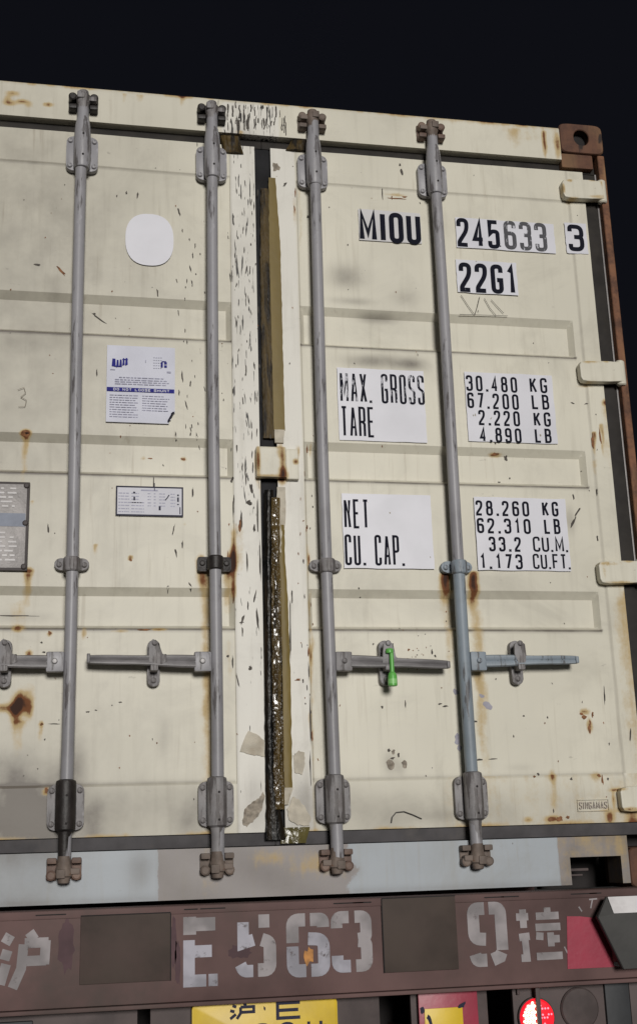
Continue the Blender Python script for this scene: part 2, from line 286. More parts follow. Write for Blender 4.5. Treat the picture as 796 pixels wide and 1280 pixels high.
# ------------------------------------------------------------------ building helpers
ORG = {}
def world_of(o):
    v = Vector((0, 0, 0))
    while o is not None: v += ORG.get(o.name, Vector((0, 0, 0))); o = o.parent
    return v
def empty(name, loc, parent=None):
    o = bpy.data.objects.new(name, None); C.objects.link(o); o.empty_display_size = .1
    o.location = (loc[0], loc[1], loc[2]+(0 if parent else Z0)); o.parent = parent; ORG[o.name] = Vector(loc); return o
def tag(o, label=None, cat=None, group=None, kind=None):
    for k, v in (('label', label), ('category', cat), ('group', group), ('kind', kind)):
        if v: o[k] = v
    return o
def link(name, me, mat, parent=None, loc=(0, 0, 0), smooth=30):
    o = bpy.data.objects.new(name, me); C.objects.link(o); o.parent = parent
    o.location = (loc[0], loc[1], loc[2]+(0 if parent else Z0)); ORG[o.name] = Vector(loc)
    if mat is not None and not me.materials: me.materials.append(mat)
    if smooth: me.polygons.foreach_set('use_smooth', [True]*len(me.polygons)); me.set_sharp_from_angle(angle=R(smooth))
    if me.materials and me.materials[0].name in STAINED and 'stain_shade' not in me.color_attributes:
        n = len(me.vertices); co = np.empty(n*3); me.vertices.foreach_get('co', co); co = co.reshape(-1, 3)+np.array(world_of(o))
        st2, tn = stain_shade_of(co)
        a = me.color_attributes.new('stain_shade', 'FLOAT_COLOR', 'POINT'); a.data.foreach_set('color', st2.ravel())
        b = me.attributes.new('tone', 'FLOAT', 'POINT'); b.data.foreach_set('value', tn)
    return o
def mesh_of(bm, name='m'):
    me = bpy.data.meshes.new(name); bmesh.ops.recalc_face_normals(bm, faces=bm.faces); bm.to_mesh(me); bm.free(); return me
def obj(name, bm, mat, parent=None, loc=(0, 0, 0), smooth=30): return link(name, mesh_of(bm, name), MT[mat], parent, loc, smooth)
def BM(): return bmesh.new()
def box(bm, x0, x1, y0, y1, z0, z1, bev=0, seg=2):
    r = bmesh.ops.create_cube(bm, size=1)['verts']
    for v in r: v.co = Vector(((x0+x1)/2+v.co.x*(x1-x0), (y0+y1)/2+v.co.y*(y1-y0), (z0+z1)/2+v.co.z*(z1-z0)))
    if bev: bmesh.ops.bevel(bm, geom=list({e for v in r for e in v.link_edges}), offset=bev, segments=seg, affect='EDGES', profile=.6)
def lathe(bm, prof, axis='z', c=(0, 0, 0), n=20, ang=(0, 2*math.pi)):
    """prof: list of (radius, t) along the axis"""
    full = abs(ang[1]-ang[0]-2*math.pi) < 1e-6; m = n if full else n+1; rows = []
    for r, t in prof:
        row = []
        for i in range(m):
            a = ang[0]+(ang[1]-ang[0])*i/n; u, v = r*math.cos(a), r*math.sin(a)
            p = (u, v, t) if axis == 'z' else ((t, u, v) if axis == 'x' else (u, t, v))
            row.append(bm.verts.new((p[0]+c[0], p[1]+c[1], p[2]+c[2])))
        rows.append(row)
    for a, b in zip(rows, rows[1:]):
        for i in range(n):
            j = (i+1) % m; bm.faces.new((a[i], a[j], b[j], b[i]))
    if full:
        for row in (rows[0], rows[-1]):
            try: bm.faces.new(row)
            except ValueError: pass
def prism(bm, pts, y0, y1, bev=0):
    """outline in x,z pushed from y0 (front) to y1"""
    f = [bm.verts.new((x, y0, z)) for x, z in pts]; b = [bm.verts.new((x, y1, z)) for x, z in pts]; n = len(pts)
    ff = bm.faces.new(f); bm.faces.new(b[::-1])
    for i in range(n): bm.faces.new((f[i], b[i], b[(i+1) % n], f[(i+1) % n]))
    if bev: bmesh.ops.bevel(bm, geom=list(ff.edges), offset=bev, segments=2, affect='EDGES', profile=.6)
def rrect(cx, cz, w, h, r, n=5):
    r = min(r, w/2, h/2); out = []
    for k, (sx, sz) in enumerate(((1, 1), (-1, 1), (-1, -1), (1, -1))):
        for i in range(n+1):
            a = math.pi/2*(k+i/n); out.append((cx+sx*(w/2-r)+r*math.cos(a), cz+sz*(h/2-r)+r*math.sin(a)))
    return out
def tube(bm, pts, r, n=8):
    pts = [Vector(p) for p in pts]; rows = []
    for i, p in enumerate(pts):
        d = (pts[min(i+1, len(pts)-1)]-pts[max(i-1, 0)]).normalized(); a = d.orthogonal().normalized() if i == 0 else (rows_a - d*rows_a.dot(d)).normalized()
        rows_a = a; b = d.cross(a); rr = r[i] if isinstance(r, (list, tuple)) else r
        rows.append([bm.verts.new(p+(a*math.cos(2*math.pi*k/n)+b*math.sin(2*math.pi*k/n))*rr) for k in range(n)])
    for a, b in zip(rows, rows[1:]):
        for i in range(n): bm.faces.new((a[i], a[(i+1) % n], b[(i+1) % n], b[i]))
    bm.faces.new(rows[0]); bm.faces.new(rows[-1])
def frange(a, b, d):
    n = max(1, round((b-a)/d)); return [a+(b-a)*i/n for i in range(n+1)]
def sheet(name, x0, x1, z0, z1, yf, yback, mat, parent, brk_x=(), brk_z=(), d=.009, inside=None, smooth=25):
    xs = sorted(set([round(v, 4) for v in frange(x0, x1, d)]+[v for v in brk_x if x0 < v < x1])); zs = sorted(set([round(v, 4) for v in frange(z0, z1, d)]+[v for v in brk_z if z0 < v < z1]))
    def thin(a, keep):
        out = [a[0]]
        for v in a[1:]:
            if v-out[-1] < d*.35:
                if v in keep and out[-1] not in keep and len(out) > 1: out[-1] = v; continue
                if v not in keep and v != a[-1]: continue
            out.append(v)
        return out
    xs, zs = thin(xs, set(brk_x)), thin(zs, set(brk_z)); nx, nz = len(xs), len(zs)
    verts = [(x, yf(x, z), z) for z in zs for x in xs]
    faces = []
    for j in range(nz-1):
        for i in range(nx-1):
            if inside and not inside((xs[i]+xs[i+1])/2, (zs[j]+zs[j+1])/2): continue
            a = j*nx+i; faces.append((a, a+1, a+nx+1, a+nx))
    cnt = {}
    for f in faces:
        for k in range(4): e = (f[k], f[(k+1) % 4]); cnt[e] = cnt.get(e, 0)+1
    bk = {}
    for (a, b) in list(cnt):
        if (b, a) not in cnt:
            for v in (a, b):
                if v not in bk: bk[v] = len(verts); verts.append((verts[v][0], yback, verts[v][2]))
            faces.append((b, a, bk[a], bk[b]))
    me = bpy.data.meshes.new(name); me.from_pydata(verts, [], faces)
    return link(name, me, MT[mat], parent, smooth=smooth)
def blob(px, py, rx, ry, y, n=18, rag=.25, seed=0, rot=0):
    r_ = random.Random(seed*977+int(px*7+py)); x, z = at(px, py, y); out = []
    for i in range(n):
        a = 2*math.pi*i/n; k = 1+rag*(r_.random()*2-1); u, v = rx*PX*math.cos(a)*k, ry*PX*math.sin(a)*k
        out.append((x+u*math.cos(rot)-v*math.sin(rot), z+u*math.sin(rot)+v*math.cos(rot)))
    return out
def flat(bm, pts, y):
    bm.faces.new([bm.verts.new((x, y, z)) for x, z in pts])
def refine(bm, d=.006):
    for _ in range(7):
        e = [e for e in bm.edges if e.calc_length() > d]
        if not e: break
        bmesh.ops.subdivide_edges(bm, edges=e, cuts=1); bmesh.ops.triangulate(bm, faces=[f for f in bm.faces if len(f.verts) > 4])
def cached(key, fn, _c={}):
    if key not in _c: _c[key] = fn()
    return _c[key]

# ------------------------------------------------------------------ stroke lettering
G = {'O': [(1, [(0,0,1),(1,0,1),(1,1,1),(0,1,1)])], '1': [(0, [(.15,.80,0),(.62,1,0),(.62,0,0)])],
 '2': [(0, [(0,.74,0),(0,1,1),(1,1,1),(1,.60,1),(0,.12,1),(0,0,0),(1,0,0)])],
 '3': [(0, [(0,.78,0),(0,1,1),(1,1,1),(1,.54,1),(.35,.54,0)]), (0, [(.35,.54,0),(1,.54,1),(1,0,1),(0,0,1),(0,.22,0)])],
 '4': [(0, [(.72,0,0),(.72,1,0),(0,.26,0),(1.02,.26,0)])],
 '5': [(0, [(1,1,0),(.06,1,0),(.03,.52,0),(.3,.62,1),(1,.62,1),(1,0,1),(0,0,1),(0,.22,0)])],
 '6': [(0, [(1,.79,0),(1,1,1),(0,1,1),(0,0,1),(1,0,1),(1,.58,1),(0,.56,0)])],
 '7': [(0, [(0,1,0),(1,1,0),(.36,0,0)])], '8': [(1, [(0,0,1),(1,0,1),(1,.54,1),(0,.54,1)]), (1, [(.05,.54,1),(.95,.54,1),(.95,1,1),(.05,1,1)])],
 '9': [(0, [(0,.21,0),(0,0,1),(1,0,1),(1,1,1),(0,1,1),(0,.42,1),(1,.44,0)])],
 'M': [(0, [(0,0,0),(0,1,0),(.5,.22,0),(1,1,0),(1,0,0)])], 'U': [(0, [(0,1,0),(0,0,1),(1,0,1),(1,1,0)])], 'I': [(0, [(.5,0,0),(.5,1,0)])],
 'G': [(0, [(1,.76,0),(1,1,1),(0,1,1),(0,0,1),(1,0,1),(1,.46,0),(.5,.46,0)])], 'A': [(0, [(0,0,0),(.5,1,0),(1,0,0)]), (0, [(.2,.3,0),(.8,.3,0)])],
 'X': [(0, [(0,0,0),(1,1,0)]), (0, [(0,1,0),(1,0,0)])], 'R': [(0, [(0,0,0),(0,1,0),(1,1,1),(1,.5,1),(0,.5,0)]), (0, [(1,0,0),(1,.42,0),(.6,.5,0)])],
 'S': [(0, [(1,.78,0),(1,1,1),(0,1,1),(0,.56,1),(1,.46,1),(1,0,1),(0,0,1),(0,.22,0)])], 'T': [(0, [(0,1,0),(1,1,0)]), (0, [(.5,1,0),(.5,0,0)])],
 'E': [(0, [(1,1,0),(0,1,0),(0,0,0),(1,0,0)]), (0, [(0,.52,0),(.85,.52,0)])], 'N': [(0, [(0,0,0),(0,1,0),(1,0,0),(1,1,0)])],
 'C': [(0, [(1,.76,0),(1,1,1),(0,1,1),(0,0,1),(1,0,1),(1,.24,0)])], 'P': [(0, [(0,0,0),(0,1,0),(1,1,1),(1,.46,1),(0,.46,0)])],
 'K': [(0, [(0,0,0),(0,1,0)]), (0, [(1,1,0),(.08,.42,0)]), (0, [(.35,.6,0),(1,0,0)])], 'L': [(0, [(0,1,0),(0,0,0),(1,0,0)])], 'F': [(0, [(0,0,0),(0,1,0),(1,1,0)]), (0, [(0,.52,0),(.85,.52,0)])],
 'B': [(1, [(0,0,0),(1,0,1),(1,.54,1),(0,.54,0)]), (0, [(0,.54,0),(.93,.54,1),(.93,1,1),(0,1,0),(0,.5,0)])],
 'D': [(1, [(0,0,0),(1,0,1),(1,1,1),(0,1,0)])], 'H': [(0, [(0,0,0),(0,1,0)]), (0, [(1,0,0),(1,1,0)]), (0, [(0,.5,0),(1,.5,0)])]}
G['0'] = G['O']
def fillet(pts, closed, r):
    out = []; n = len(pts)
    for i, (x, z, k) in enumerate(pts):
        if not k or (not closed and i in (0, n-1)): out.append(Vector((x, z))); continue
        p = Vector((x, z)); a = Vector(pts[i-1][:2])-p; b = Vector(pts[(i+1) % n][:2])-p
        rr = min(r, a.length*.5, b.length*.5); a.normalize(); b.normalize()
        for t in range(6):
            t /= 5; q = (p+a*rr)*(1-t)**2+p*2*t*(1-t)*.9+p*2*t*(1-t)*.1+(p+b*rr)*t*t; out.append(q)
    res = []
    for q in out:
        if not res or (q-res[-1]).length > 2e-5: res.append(q)
    if closed and (res[0]-res[-1]).length < 2e-5: res.pop()
    return res
def ribbon(bm, pts, closed, sw, y):
    n = len(pts); L, Rr = [], []
    for i in range(n):
        p = pts[i]; a = pts[i-1] if (closed or i) else None; b = pts[(i+1) % n] if (closed or i < n-1) else None
        da = (p-a).normalized() if a is not None else (b-p).normalized(); db = (b-p).normalized() if b is not None else da
        na = Vector((-da.y, da.x)); nb = Vector((-db.y, db.x)); m = na+nb
        if m.length < .2: m = na
        m.normalize(); k = 1/max(.45, m.dot(na)); L.append(p+m*sw/2*k); Rr.append(p-m*sw/2*k)
    tilt = 1.2e-5   # each stretch of the stroke lies a hair above the one before, so crossings never share a plane
    VL = [bm.verts.new((q.x, y-i*tilt, q.y)) for i, q in enumerate(L)]; VR = [bm.verts.new((q.x, y-i*tilt, q.y)) for i, q in enumerate(Rr)]
    for i in range(n if closed else n-1):
        j = (i+1) % n; bm.faces.new((VL[i], VR[i], VR[j], VL[j]))
def glyph(bm, ch, x, z, w, h, sw, y):
    hw = sw/2
    if ch == '.': flat(bm, [(x, z), (x+sw*1.1, z), (x+sw*1.1, z+sw*1.1), (x, z+sw*1.1)], y); return
    for q, (cl, pts) in enumerate(G[ch]):
        P = [(x+hw+p[0]*(w-sw), z+hw+p[1]*(h-sw), p[2]) for p in pts]
        # straight ends reach the full letter height
        ribbon(bm, fillet(P, cl, w*.42), bool(cl), sw, y-.00002*q)
ADV = {'I': .45, '.': .38, ' ': .7, '1': .8, 'M': 1.2}
def text(bm, s, x0, x1, z0, z1, sw, y, gap=.28):
    tot = sum(ADV.get(c, 1) for c in s)+gap*(len(s)-1); u = (x1-x0)/tot; x = x0
    for c in s:
        a = ADV.get(c, 1)*u
        if c != ' ': glyph(bm, c, x, z0, max(a, sw*1.01), z1-z0, sw, y)
        x += a+gap*u
def text_px(bm, s, l, t, r, b, sw, y=.0165, gap=.28):
    x0, _ = at(l, (t+b)/2, y); x1, _ = at(r, (t+b)/2, y); _, z1 = at((l+r)/2, t, y); _, z0 = at((l+r)/2, b, y)
    text(bm, s, x0, x1, z0, z1, sw, y, gap)

# ================================================================== THE GROUND
me = bpy.data.meshes.new('ground'); me.from_pydata([(-300, -300, 0), (300, -300, 0), (300, 300, 0), (-300, 300, 0)], [], [(0, 1, 2, 3)])
g = bpy.data.objects.new('ground', me); C.objects.link(g); me.materials.append(MT['ground']); g['kind'] = 'structure'

# ================================================================== THE CONTAINER
BOXC = empty('shipping_container', (0, 0, 0))
tag(BOXC, 'cream steel freight container with rusty edges and two rear doors, standing on the maroon trailer', 'shipping container')
L_ = 6.058
# side walls, roof, front, floor: corrugated steel behind the doors
for sx in (-1, 1):
    bm = BM(); ys = []; y = .17; k = 0
    prof = [(0, 0), (.07, 0), (.138, 1), (.208, 1)]
    while y < L_-.2:
        for dy, o in prof: ys.append((y+dy, o))
        y += .276
    top = [bm.verts.new((sx*(1.205-.036*o), yy, 2.50)) for yy, o in ys]; bot = [bm.verts.new((sx*(1.205-.036*o), yy, .15)) for yy, o in ys]
    for i in range(len(ys)-1): bm.faces.new((top[i], top[i+1], bot[i+1], bot[i]))
    obj('side_wall', bm, 'cream', BOXC, smooth=0)
    bm = BM(); box(bm, *sorted((sx*1.16, sx*1.215)), .17, L_-.18, 2.50, 2.565, .004); obj('top_rail', bm, 'rusty', BOXC)
    bm = BM(); box(bm, *sorted((sx*1.16, sx*1.215)), .17, L_-.18, .02, .155, .004); obj('bottom_rail', bm, 'rusty', BOXC)
bm = BM(); box(bm, -1.17, 1.17, .12, L_-.05, 2.535, 2.56, .004); obj('roof', bm, 'cream', BOXC)
bm = BM(); box(bm, -1.16, 1.16, L_-.06, L_-.03, .02, 2.53, .004); obj('front_wall', bm, 'cream', BOXC)
bm = BM(); box(bm, -1.15, 1.15, .12, L_-.07, .12, .15); obj('floor_panel', bm, 'dark', BOXC)

# header
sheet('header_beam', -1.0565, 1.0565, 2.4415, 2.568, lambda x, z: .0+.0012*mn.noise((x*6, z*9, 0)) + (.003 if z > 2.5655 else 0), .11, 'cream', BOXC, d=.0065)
# sill with its cut-away beside the corner casting
nl, nr, nt_ = .872, 1.032, .094
def sill_in(x, z):
    for s_ in (-1, 1):
        if nl < s_*x < nr and z < nt_: return False
    return True
sheet('sill_beam', -1.0565, 1.0565, .016, .1517, lambda x, z: .0015*mn.noise((x*5, z*9, 3)), .10, 'sill', BOXC, brk_x=(-nr, -nl, nl, nr), brk_z=(nt_,), d=.008, inside=sill_in)
for s_ in (-1, 1):     # what shows inside the cut-away: a dark pocket with a pale flange
    bm = BM(); a, b = sorted((s_*(nl-.02), s_*(nr+.06))); box(bm, a, b, .22, .24, -.0, .15); obj('pocket_back', bm, 'dark', BOXC)
    bm = BM(); a, b = sorted((s_*(nl), s_*(nl+.105))); box(bm, a, b, .12, .135, .052, .060, .002); obj('pocket_flange', bm, 'lampbody', BOXC); bm = BM(); box(bm, a, b-.02 if s_ > 0 else b, .12, .13, .038, .043, .001); obj('pocket_flange', bm, 'lampbody', BOXC)
    bm = BM(); prism(bm, [(s_*(nl+.004), .115), (s_*(nr+.02), .115), (s_*(nr+.02), .094), (s_*(nl+.004), .094)], .004, .22); obj('pocket_roof', bm, 'sill', BOXC)

# corner castings with their oval holes
def casting_mesh():
    W_, H_, D_ = .162, .118, .178; bm = BM(); n = 56
    def loopset(u0, u1, v0, v1, cu, cv, ru, rv, rc, put):
        outer = []
        for i in range(n):
            a = 2*math.pi*i/n; c_, s2 = math.cos(a), math.sin(a); hw, hh = (u1-u0)/2, (v1-v0)/2
            k = min(hw/abs(c_) if abs(c_) > 1e-6 else 9, hh/abs(s2) if abs(s2) > 1e-6 else 9); u, v = c_*k, s2*k
            # round the corners
            e = 7; q = (abs(u/hw)**e+abs(v/hh)**e)**(1/e); outer.append(put((u0+u1)/2+u/q, (v0+v1)/2+v/q))
        inner = [put(cu+ru*math.copysign(abs(math.cos(2*math.pi*i/n))**.85, math.cos(2*math.pi*i/n)), cv+rv*math.sin(2*math.pi*i/n)) for i in range(n)]
        return outer, inner
    # rear face
    fo, fi = loopset(0, W_, 0, H_, W_*.50, H_*.54, .030, .033, 0, lambda u, v: (u, 0, v))
    rows = []
    sc = lambda P, k, y: [((x-W_/2)*k+W_/2, y, (z-H_/2)*k+H_/2) for x, _, z in P]
    rings = [fi, sc(fo, .955, 0), sc(fo, 1, .005), sc(fo, 1, D_)]
    ins = [[(x, .003, z) for x, _, z in sc(fi, .93, 0)], [(x, .030, z) for x, _, z in sc(fi, .93, 0)]]
    allr = [ins[1], ins[0]]+rings
    V = [[bm.verts.new(p) for p in r] for r in allr]
    for a, b in zip(V, V[1:]):
        for i in range(n): bm.faces.new((a[i], a[(i+1) % n], b[(i+1) % n], b[i]))
    bm.faces.new(V[-1])
    return mesh_of(bm, 'casting')
cm_ = cached('cast', casting_mesh)
for (x, z, sx) in ((1.057, 2.473, 1), (1.057, 0, 1), (-1.057, 2.473, -1), (-1.057, 0, -1)):
    o = link('corner_casting', cm_, MT['castrust'], BOXC, (x, 0, z)); o.scale = (sx, 1, 1)
    bm = BM(); box(bm, *sorted((sx*.02, sx*.142)), .034, .05, .02, .10); h = obj('casting_cavity', bm, 'dark', o)
    h.scale = (sx, 1, 1)
for sx in (-1, 1):     # gusset under the upper casting
    bm = BM(); box(bm, *sorted((sx*1.058, sx*1.176)), .006, .10, 2.416, 2.472, .006); obj('header_gusset', bm, 'castrust', BOXC)
    bm = BM(); box(bm, *sorted((sx*1.193, sx*1.219)), 0.002, .12, .119, 2.472, .006, 3); obj('corner_post', bm, 'rusty', BOXC)
    bm = BM(); box(bm, *sorted((sx*1.15, sx*1.192)), .075, .15, .119, 2.41, .003); obj('inner_post', bm, 'dark', BOXC)

# doors: pressed leaf with three recessed horizontal beads
BEADS = [(1.699, 1.836), (1.244, 1.371), (.774, .900)]
def door_y(side):
    xa, xb = (.112, 1.049) if side > 0 else (-1.049, -.109)
    def f(x, z):
        y = .020 + .0034*mn.noise((x*2.2, z*2.6, side*3.)) + .0008*mn.noise((x*9, z*9, 1.))
        for z0, z1 in BEADS:
            a = min((x-xa)/.016, (xb-x)/.016); b = min((z-z0)/.014, (z1-z)/.024); k = max(0, min(1, a, b)); y += .019*k
        ax = abs(x)   # welded seams of the leaf: the frame members lie a touch proud
        inner = (.11 if side < 0 else .116)
        if ax < inner or ax > 1.076 or z > 2.287 or z < .334: y -= .0028
        return y
    bx = [xa, xa+.016, xb-.016, xb] + [side*v for v in ((.11 if side < 0 else .116), 1.076)] + [side*v for v in ((.1115 if side < 0 else .1175), 1.0745)]
    bz = [v for z0, z1 in BEADS for v in (z0, z0+.014, z1-.024, z1)] + [.334, .3355, 2.2855, 2.287]
    return f, bx, bz
DOORS = {}
for side, x0, x1, lab in ((-1, -1.1365, -.026, 'left door leaf with the peeling inner edge'), (1, .028, 1.1365, 'right door leaf with the stencilled number patches')):
    f, bx, bz = door_y(side)
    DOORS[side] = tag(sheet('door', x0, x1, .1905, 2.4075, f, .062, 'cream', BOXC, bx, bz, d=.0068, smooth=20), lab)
    # rubber seal: top, foot and hinge side
    bm = BM(); a, b = (x0, x1-.004) if side < 0 else (x0-.004, x1); fx = side*1.189
    lo, hi = sorted((fx, 0.0))
    box(bm, lo, hi, .030, .06, 2.4085, 2.4400, .004); obj('top_seal', bm, 'rubber', DOORS[side])
    bm = BM(); box(bm, lo, hi, .026, .06, .1535, .1895, .004); obj('bottom_seal', bm, 'rubberlow', DOORS[side])
    bm = BM(); a, b = sorted((side*1.138, side*1.189)); box(bm, a, b, .030, .06, .190, 2.408, .004); obj('edge_seal', bm, 'rubber', DOORS[side])
    bm = BM(); a, b = sorted((side*1.186, side*1.1915)); box(bm, a, b, .026, .05, .190, 2.408, .001); obj('seal_retainer', bm, 'alu', DOORS[side])
    bm = BM(); box(bm, -1.19 if side < 0 else .001, -.001 if side < 0 else 1.19, .066, .08, .15, 2.44); obj('inner_lining', bm, 'dark', DOORS[side])
bm = BM(); box(bm, -.0245, .0265, .030, .06, .190, 2.408, .005); obj('centre_seal', bm, 'sealblack', BOXC)

# hinges
def hinge_mesh():
    bm = BM(); pts = [(0, -.022), (.006, -.033), (.028, -.037), (.10, -.036), (.150, -.034), (.150, .034), (.10, .036), (.028, .037), (.006, .033), (0, .022)]
    prism(bm, pts, -.014, .012, .004); bmesh.ops.triangulate(bm, faces=bm.faces); refine(bm, .009)
    return mesh_of(bm, 'hinge')
def knuckle_mesh():
    bm = BM(); lathe(bm, [(.012, -.040), (.016, -.036), (.016, .044), (.012, .048)], 'z', (.150, .004, 0), 18); return mesh_of(bm, 'knuckle')
for side in (-1, 1):
    for z in (2.321, 1.640, .956, .256):
        o = link('hinge', cached('hinge', hinge_mesh).copy(), MT['cream'], DOORS[side], (side*1.045, 0, z)); o.scale = (side, 1, 1)
        o.rotation_euler.y = R(-1.5)*side
        kk = link('hinge_knuckle', cached('knuck', knuckle_mesh).copy(), MT['cream'], DOORS[side], (side*1.045, 0, z)); kk.scale = (side, 1, 1)
# block over the door joint
x0, z0 = -.041, 1.241
bm = BM(); box(bm, -.041, .052, -.012, .012, 1.243, 1.341, .004); refine(bm); obj('joint_block', bm, 'cream', DOORS[1])
bm = BM(); box(bm, .0525, .092, -.004, .016, 1.240, 1.338, .003); refine(bm); obj('joint_block_flange', bm, 'cream', DOORS[1])
def patchy(name, blobs, mat, parent, y):
    bm = BM()
    for i, (px, py, rx, ry, *rest) in enumerate(blobs):
        flat(bm, blob(px, py, rx, ry, y, seed=i+1, rag=rest[0] if rest else .35, rot=rest[1] if len(rest) > 1 else 0), y-.00006*(i % 3))
    o = obj(name, bm, mat, parent, smooth=0); o['kind'] = 'stuff'; return o

# ---------------------------------------------------------------- lock rods
RODS = [(-.588, -1), (-.1715, -1), (.166, 1), (.580, 1)]
YR = -.026
def bracket_mesh():
    bm = BM(); prism(bm, rrect(0, 0, .100, .124, .02), -.004, .0135, .003)
    return mesh_of(bm, 'bracket')
def sleeve_mesh(top):     # long saddle over the rod; +z is the outer end
    bm = BM()
    if top: P = [(.018, -.068), (.0225, -.066), (.0265, -.052), (.0265, .045), (.0245, .085), (.0205, .110), (.0185, .118), (.0180, .165)]
    else: P = [(.018, -.074), (.0265, -.070), (.0280, -.064), (.0280, .052), (.0275, .060), (.0190, .066), (.0175, .080), (.0170, .15)]
    lathe(bm, P, 'z', (0, YR, 0), 22)
    return mesh_of(bm, 'sleeve')
def bolt_mesh():
    bm = BM(); lathe(bm, [(.0085, 0), (.0085, -.003), (.006, -.006), (.001, -.0066)], 'y', (0, 0, 0), 10); return mesh_of(bm, 'bolt')
def hole_mesh():
    bm = BM(); lathe(bm, [(.0035, .001), (.0035, -.0006)], 'y', (0, 0, 0), 8); return mesh_of(bm, 'hole')
def cam_mesh():        # cam on the rod's end
    bm = BM(); lathe(bm, [(.018, -.03), (.019, -.005), (.022, .0), (.023, .022), (.018, .026), (.016, .040), (.010, .043)], 'z', (0, YR, 0), 16)
    box(bm, .006, .042, YR-.012, YR+.010, .002, .018, .003); box(bm, -.020, .004, YR-.026, YR-.004, .004, .028, .004)
    return mesh_of(bm, 'cam')
def keeper_mesh():     # the jaw welded to the header or sill
    bm = BM()
    for sx in (-1, 1):
        box(bm, *sorted((sx*.020, sx*.046)), -.034, .001, -.026, -.010, .004); lathe(bm, [(.009, -.032), (.0135, -.029), (.0135, .001)], 'y', (sx*.034, 0, .020), 14)
        box(bm, *sorted((sx*.020, sx*.047)), -.006, .0015, -.024, .034, .003)
    box(bm, -.021, .021, -.004, .0015, -.020, .030, .001)
    return mesh_of(bm, 'keeper')
for k, (rx, hd) in enumerate(RODS):
    rod_bm = BM(); rm = 'rod'
    n = 40; pts = []
    for i in range(n+1):
        z = .10+(2.50-.10)*i/n; pts.append((.0025*math.sin(z*2.3+k), YR+.002*math.sin(z*3.1+k*2), z))
    tube(rod_bm, pts, .0178, 18)
    rod = obj('lock_rod', rod_bm, 'rod', BOXC, (rx, 0, 0), smooth=40)
    rod['label'] = ['lock rod farthest left, through a blackened foot bracket', 'lock rod beside the peeling door edge, held by a black clamp', 'lock rod by the gold tape, whose handle carries the green seal', 'lock rod with a blue-grey lower half'][k]
    if k == 3:
        bm = BM(); tube(bm, [(p[0], p[1], p[2]) for p in pts if .33 < p[2] < .96], .0186, 18); obj('repainted_sleeve', bm, 'rodblue', rod, smooth=40)
    for top in (1, 0):
        zc = 2.318 if top else .272; s_ = 1 if top else -1; mk = 'rod' if top else 'rodlow'
        for nm, fn in (('bracket', bracket_mesh), ('sleeve', lambda: sleeve_mesh(top)), ('cam', cam_mesh), ('keeper', keeper_mesh)):
            m2 = {'bracket': mk, 'sleeve': mk, 'cam': 'cam' if not top or k > 1 else 'rodlow', 'keeper': 'cam' if (k+top) % 2 else 'brown_iron'}[nm]
            if top and k < 2 and nm == 'keeper': m2 = 'iron'
            me_ = cached(nm+m2+str(top), fn); zz = zc if nm in ('bracket', 'sleeve') else (2.492 if top else .112)
            o = link({'bracket': 'guide_bracket', 'sleeve': 'guide_sleeve', 'cam': 'rod_cam', 'keeper': 'cam_keeper'}[nm], me_, MT[m2], rod, (0, 0, zz))
            mirror = -1 if (k < 2) else 1
            o.scale = (-mirror if nm in ('cam', 'keeper') else 1, 1, s_)
            if nm == 'sleeve' and not top and k == 0:
                o.data = me_.copy(); o.data.materials.clear(); o.data.materials.append(MT['iron'])
        for bx_ in (-.038, .038):
            for bz_ in (-.045, .045): link('bolt', cached('bolt'+mk, bolt_mesh), MT[mk], rod, (bx_, -.004, zc+bz_))
        for hz in (.045, -.03): link('grease_hole', cached('hole', hole_mesh), MT['dark'], rod, (.003, YR-.0275, zc+hz*s_))
    # mid clamp
    mk = ('rodlow', 'iron', 'rodlow', 'rodblue')[k]; zc = (.958, .968, .964, .965)[k]
    bm = BM()
    if k == 1: prism(bm, rrect(0, 0, .100, .044, .006), -.002, .016, .002)
    else: prism(bm, [(x, z-(.006 if abs(x) < .02 else -.004)) for x, z in rrect(0, 0, .100, .036, .018, 6)], -.002, .016, .003)
    lathe(bm, [(.022, -.022), (.0245, -.018), (.0245, .016), (.022, .020)], 'z', (0, YR, -.002), 18)
    obj('rod_clamp', bm, mk, rod, (0, 0, zc))
    for bx_ in (-.036, .036): link('bolt', cached('bolt'+mk, bolt_mesh), MT[mk], rod, (bx_, -.002, zc+.002))
    # handle
    hz = .671; hm = ('handle', 'handle', 'handle', 'rodblue')[k]; hubm = ('rod', 'rod', 'rodlow', 'rodblue')[k]
    bm = BM(); box(bm, *sorted((hd*.014, hd*.064)), YR-.014, YR+.010, hz-.029, hz+.029, .006); o = obj('handle_hub', bm, hubm, rod)
    link('bolt', cached('bolt'+('emboss' if k < 2 else hubm), bolt_mesh), MT['emboss' if k < 2 else hubm], rod, (hd*.040, YR-.014, hz+.001))
    ln = (.40, .362, .355, .350)[k]; dz = (.0, .006, -.011, .003)[k]
    bm = BM(); n2 = 14; rows = []
    for i in range(n2+1):
        t = i/n2; x = hd*(.060+(ln-.060)*t); h_ = .0185-.0065*t+(.001*math.sin(t*9)); zc2 = hz+dz*t; yc = YR-.010-.006*math.sin(t*3); th = .006
        sec = [(0, -h_), (-th, -h_*.8), (-th, -h_*.25), (-th*.4, 0), (-th, h_*.25), (-th, h_*.8), (0, h_), (th, h_*.6), (th, -h_*.6)]
        rows.append([bm.verts.new((x, yc+a, zc2+b)) for a, b in sec])
    for a, b in zip(rows, rows[1:]):
        for i in range(9): bm.faces.new((a[i], b[i], b[(i+1) % 9], a[(i+1) % 9]))
    bm.faces.new(rows[0]); bm.faces.new(rows[-1])
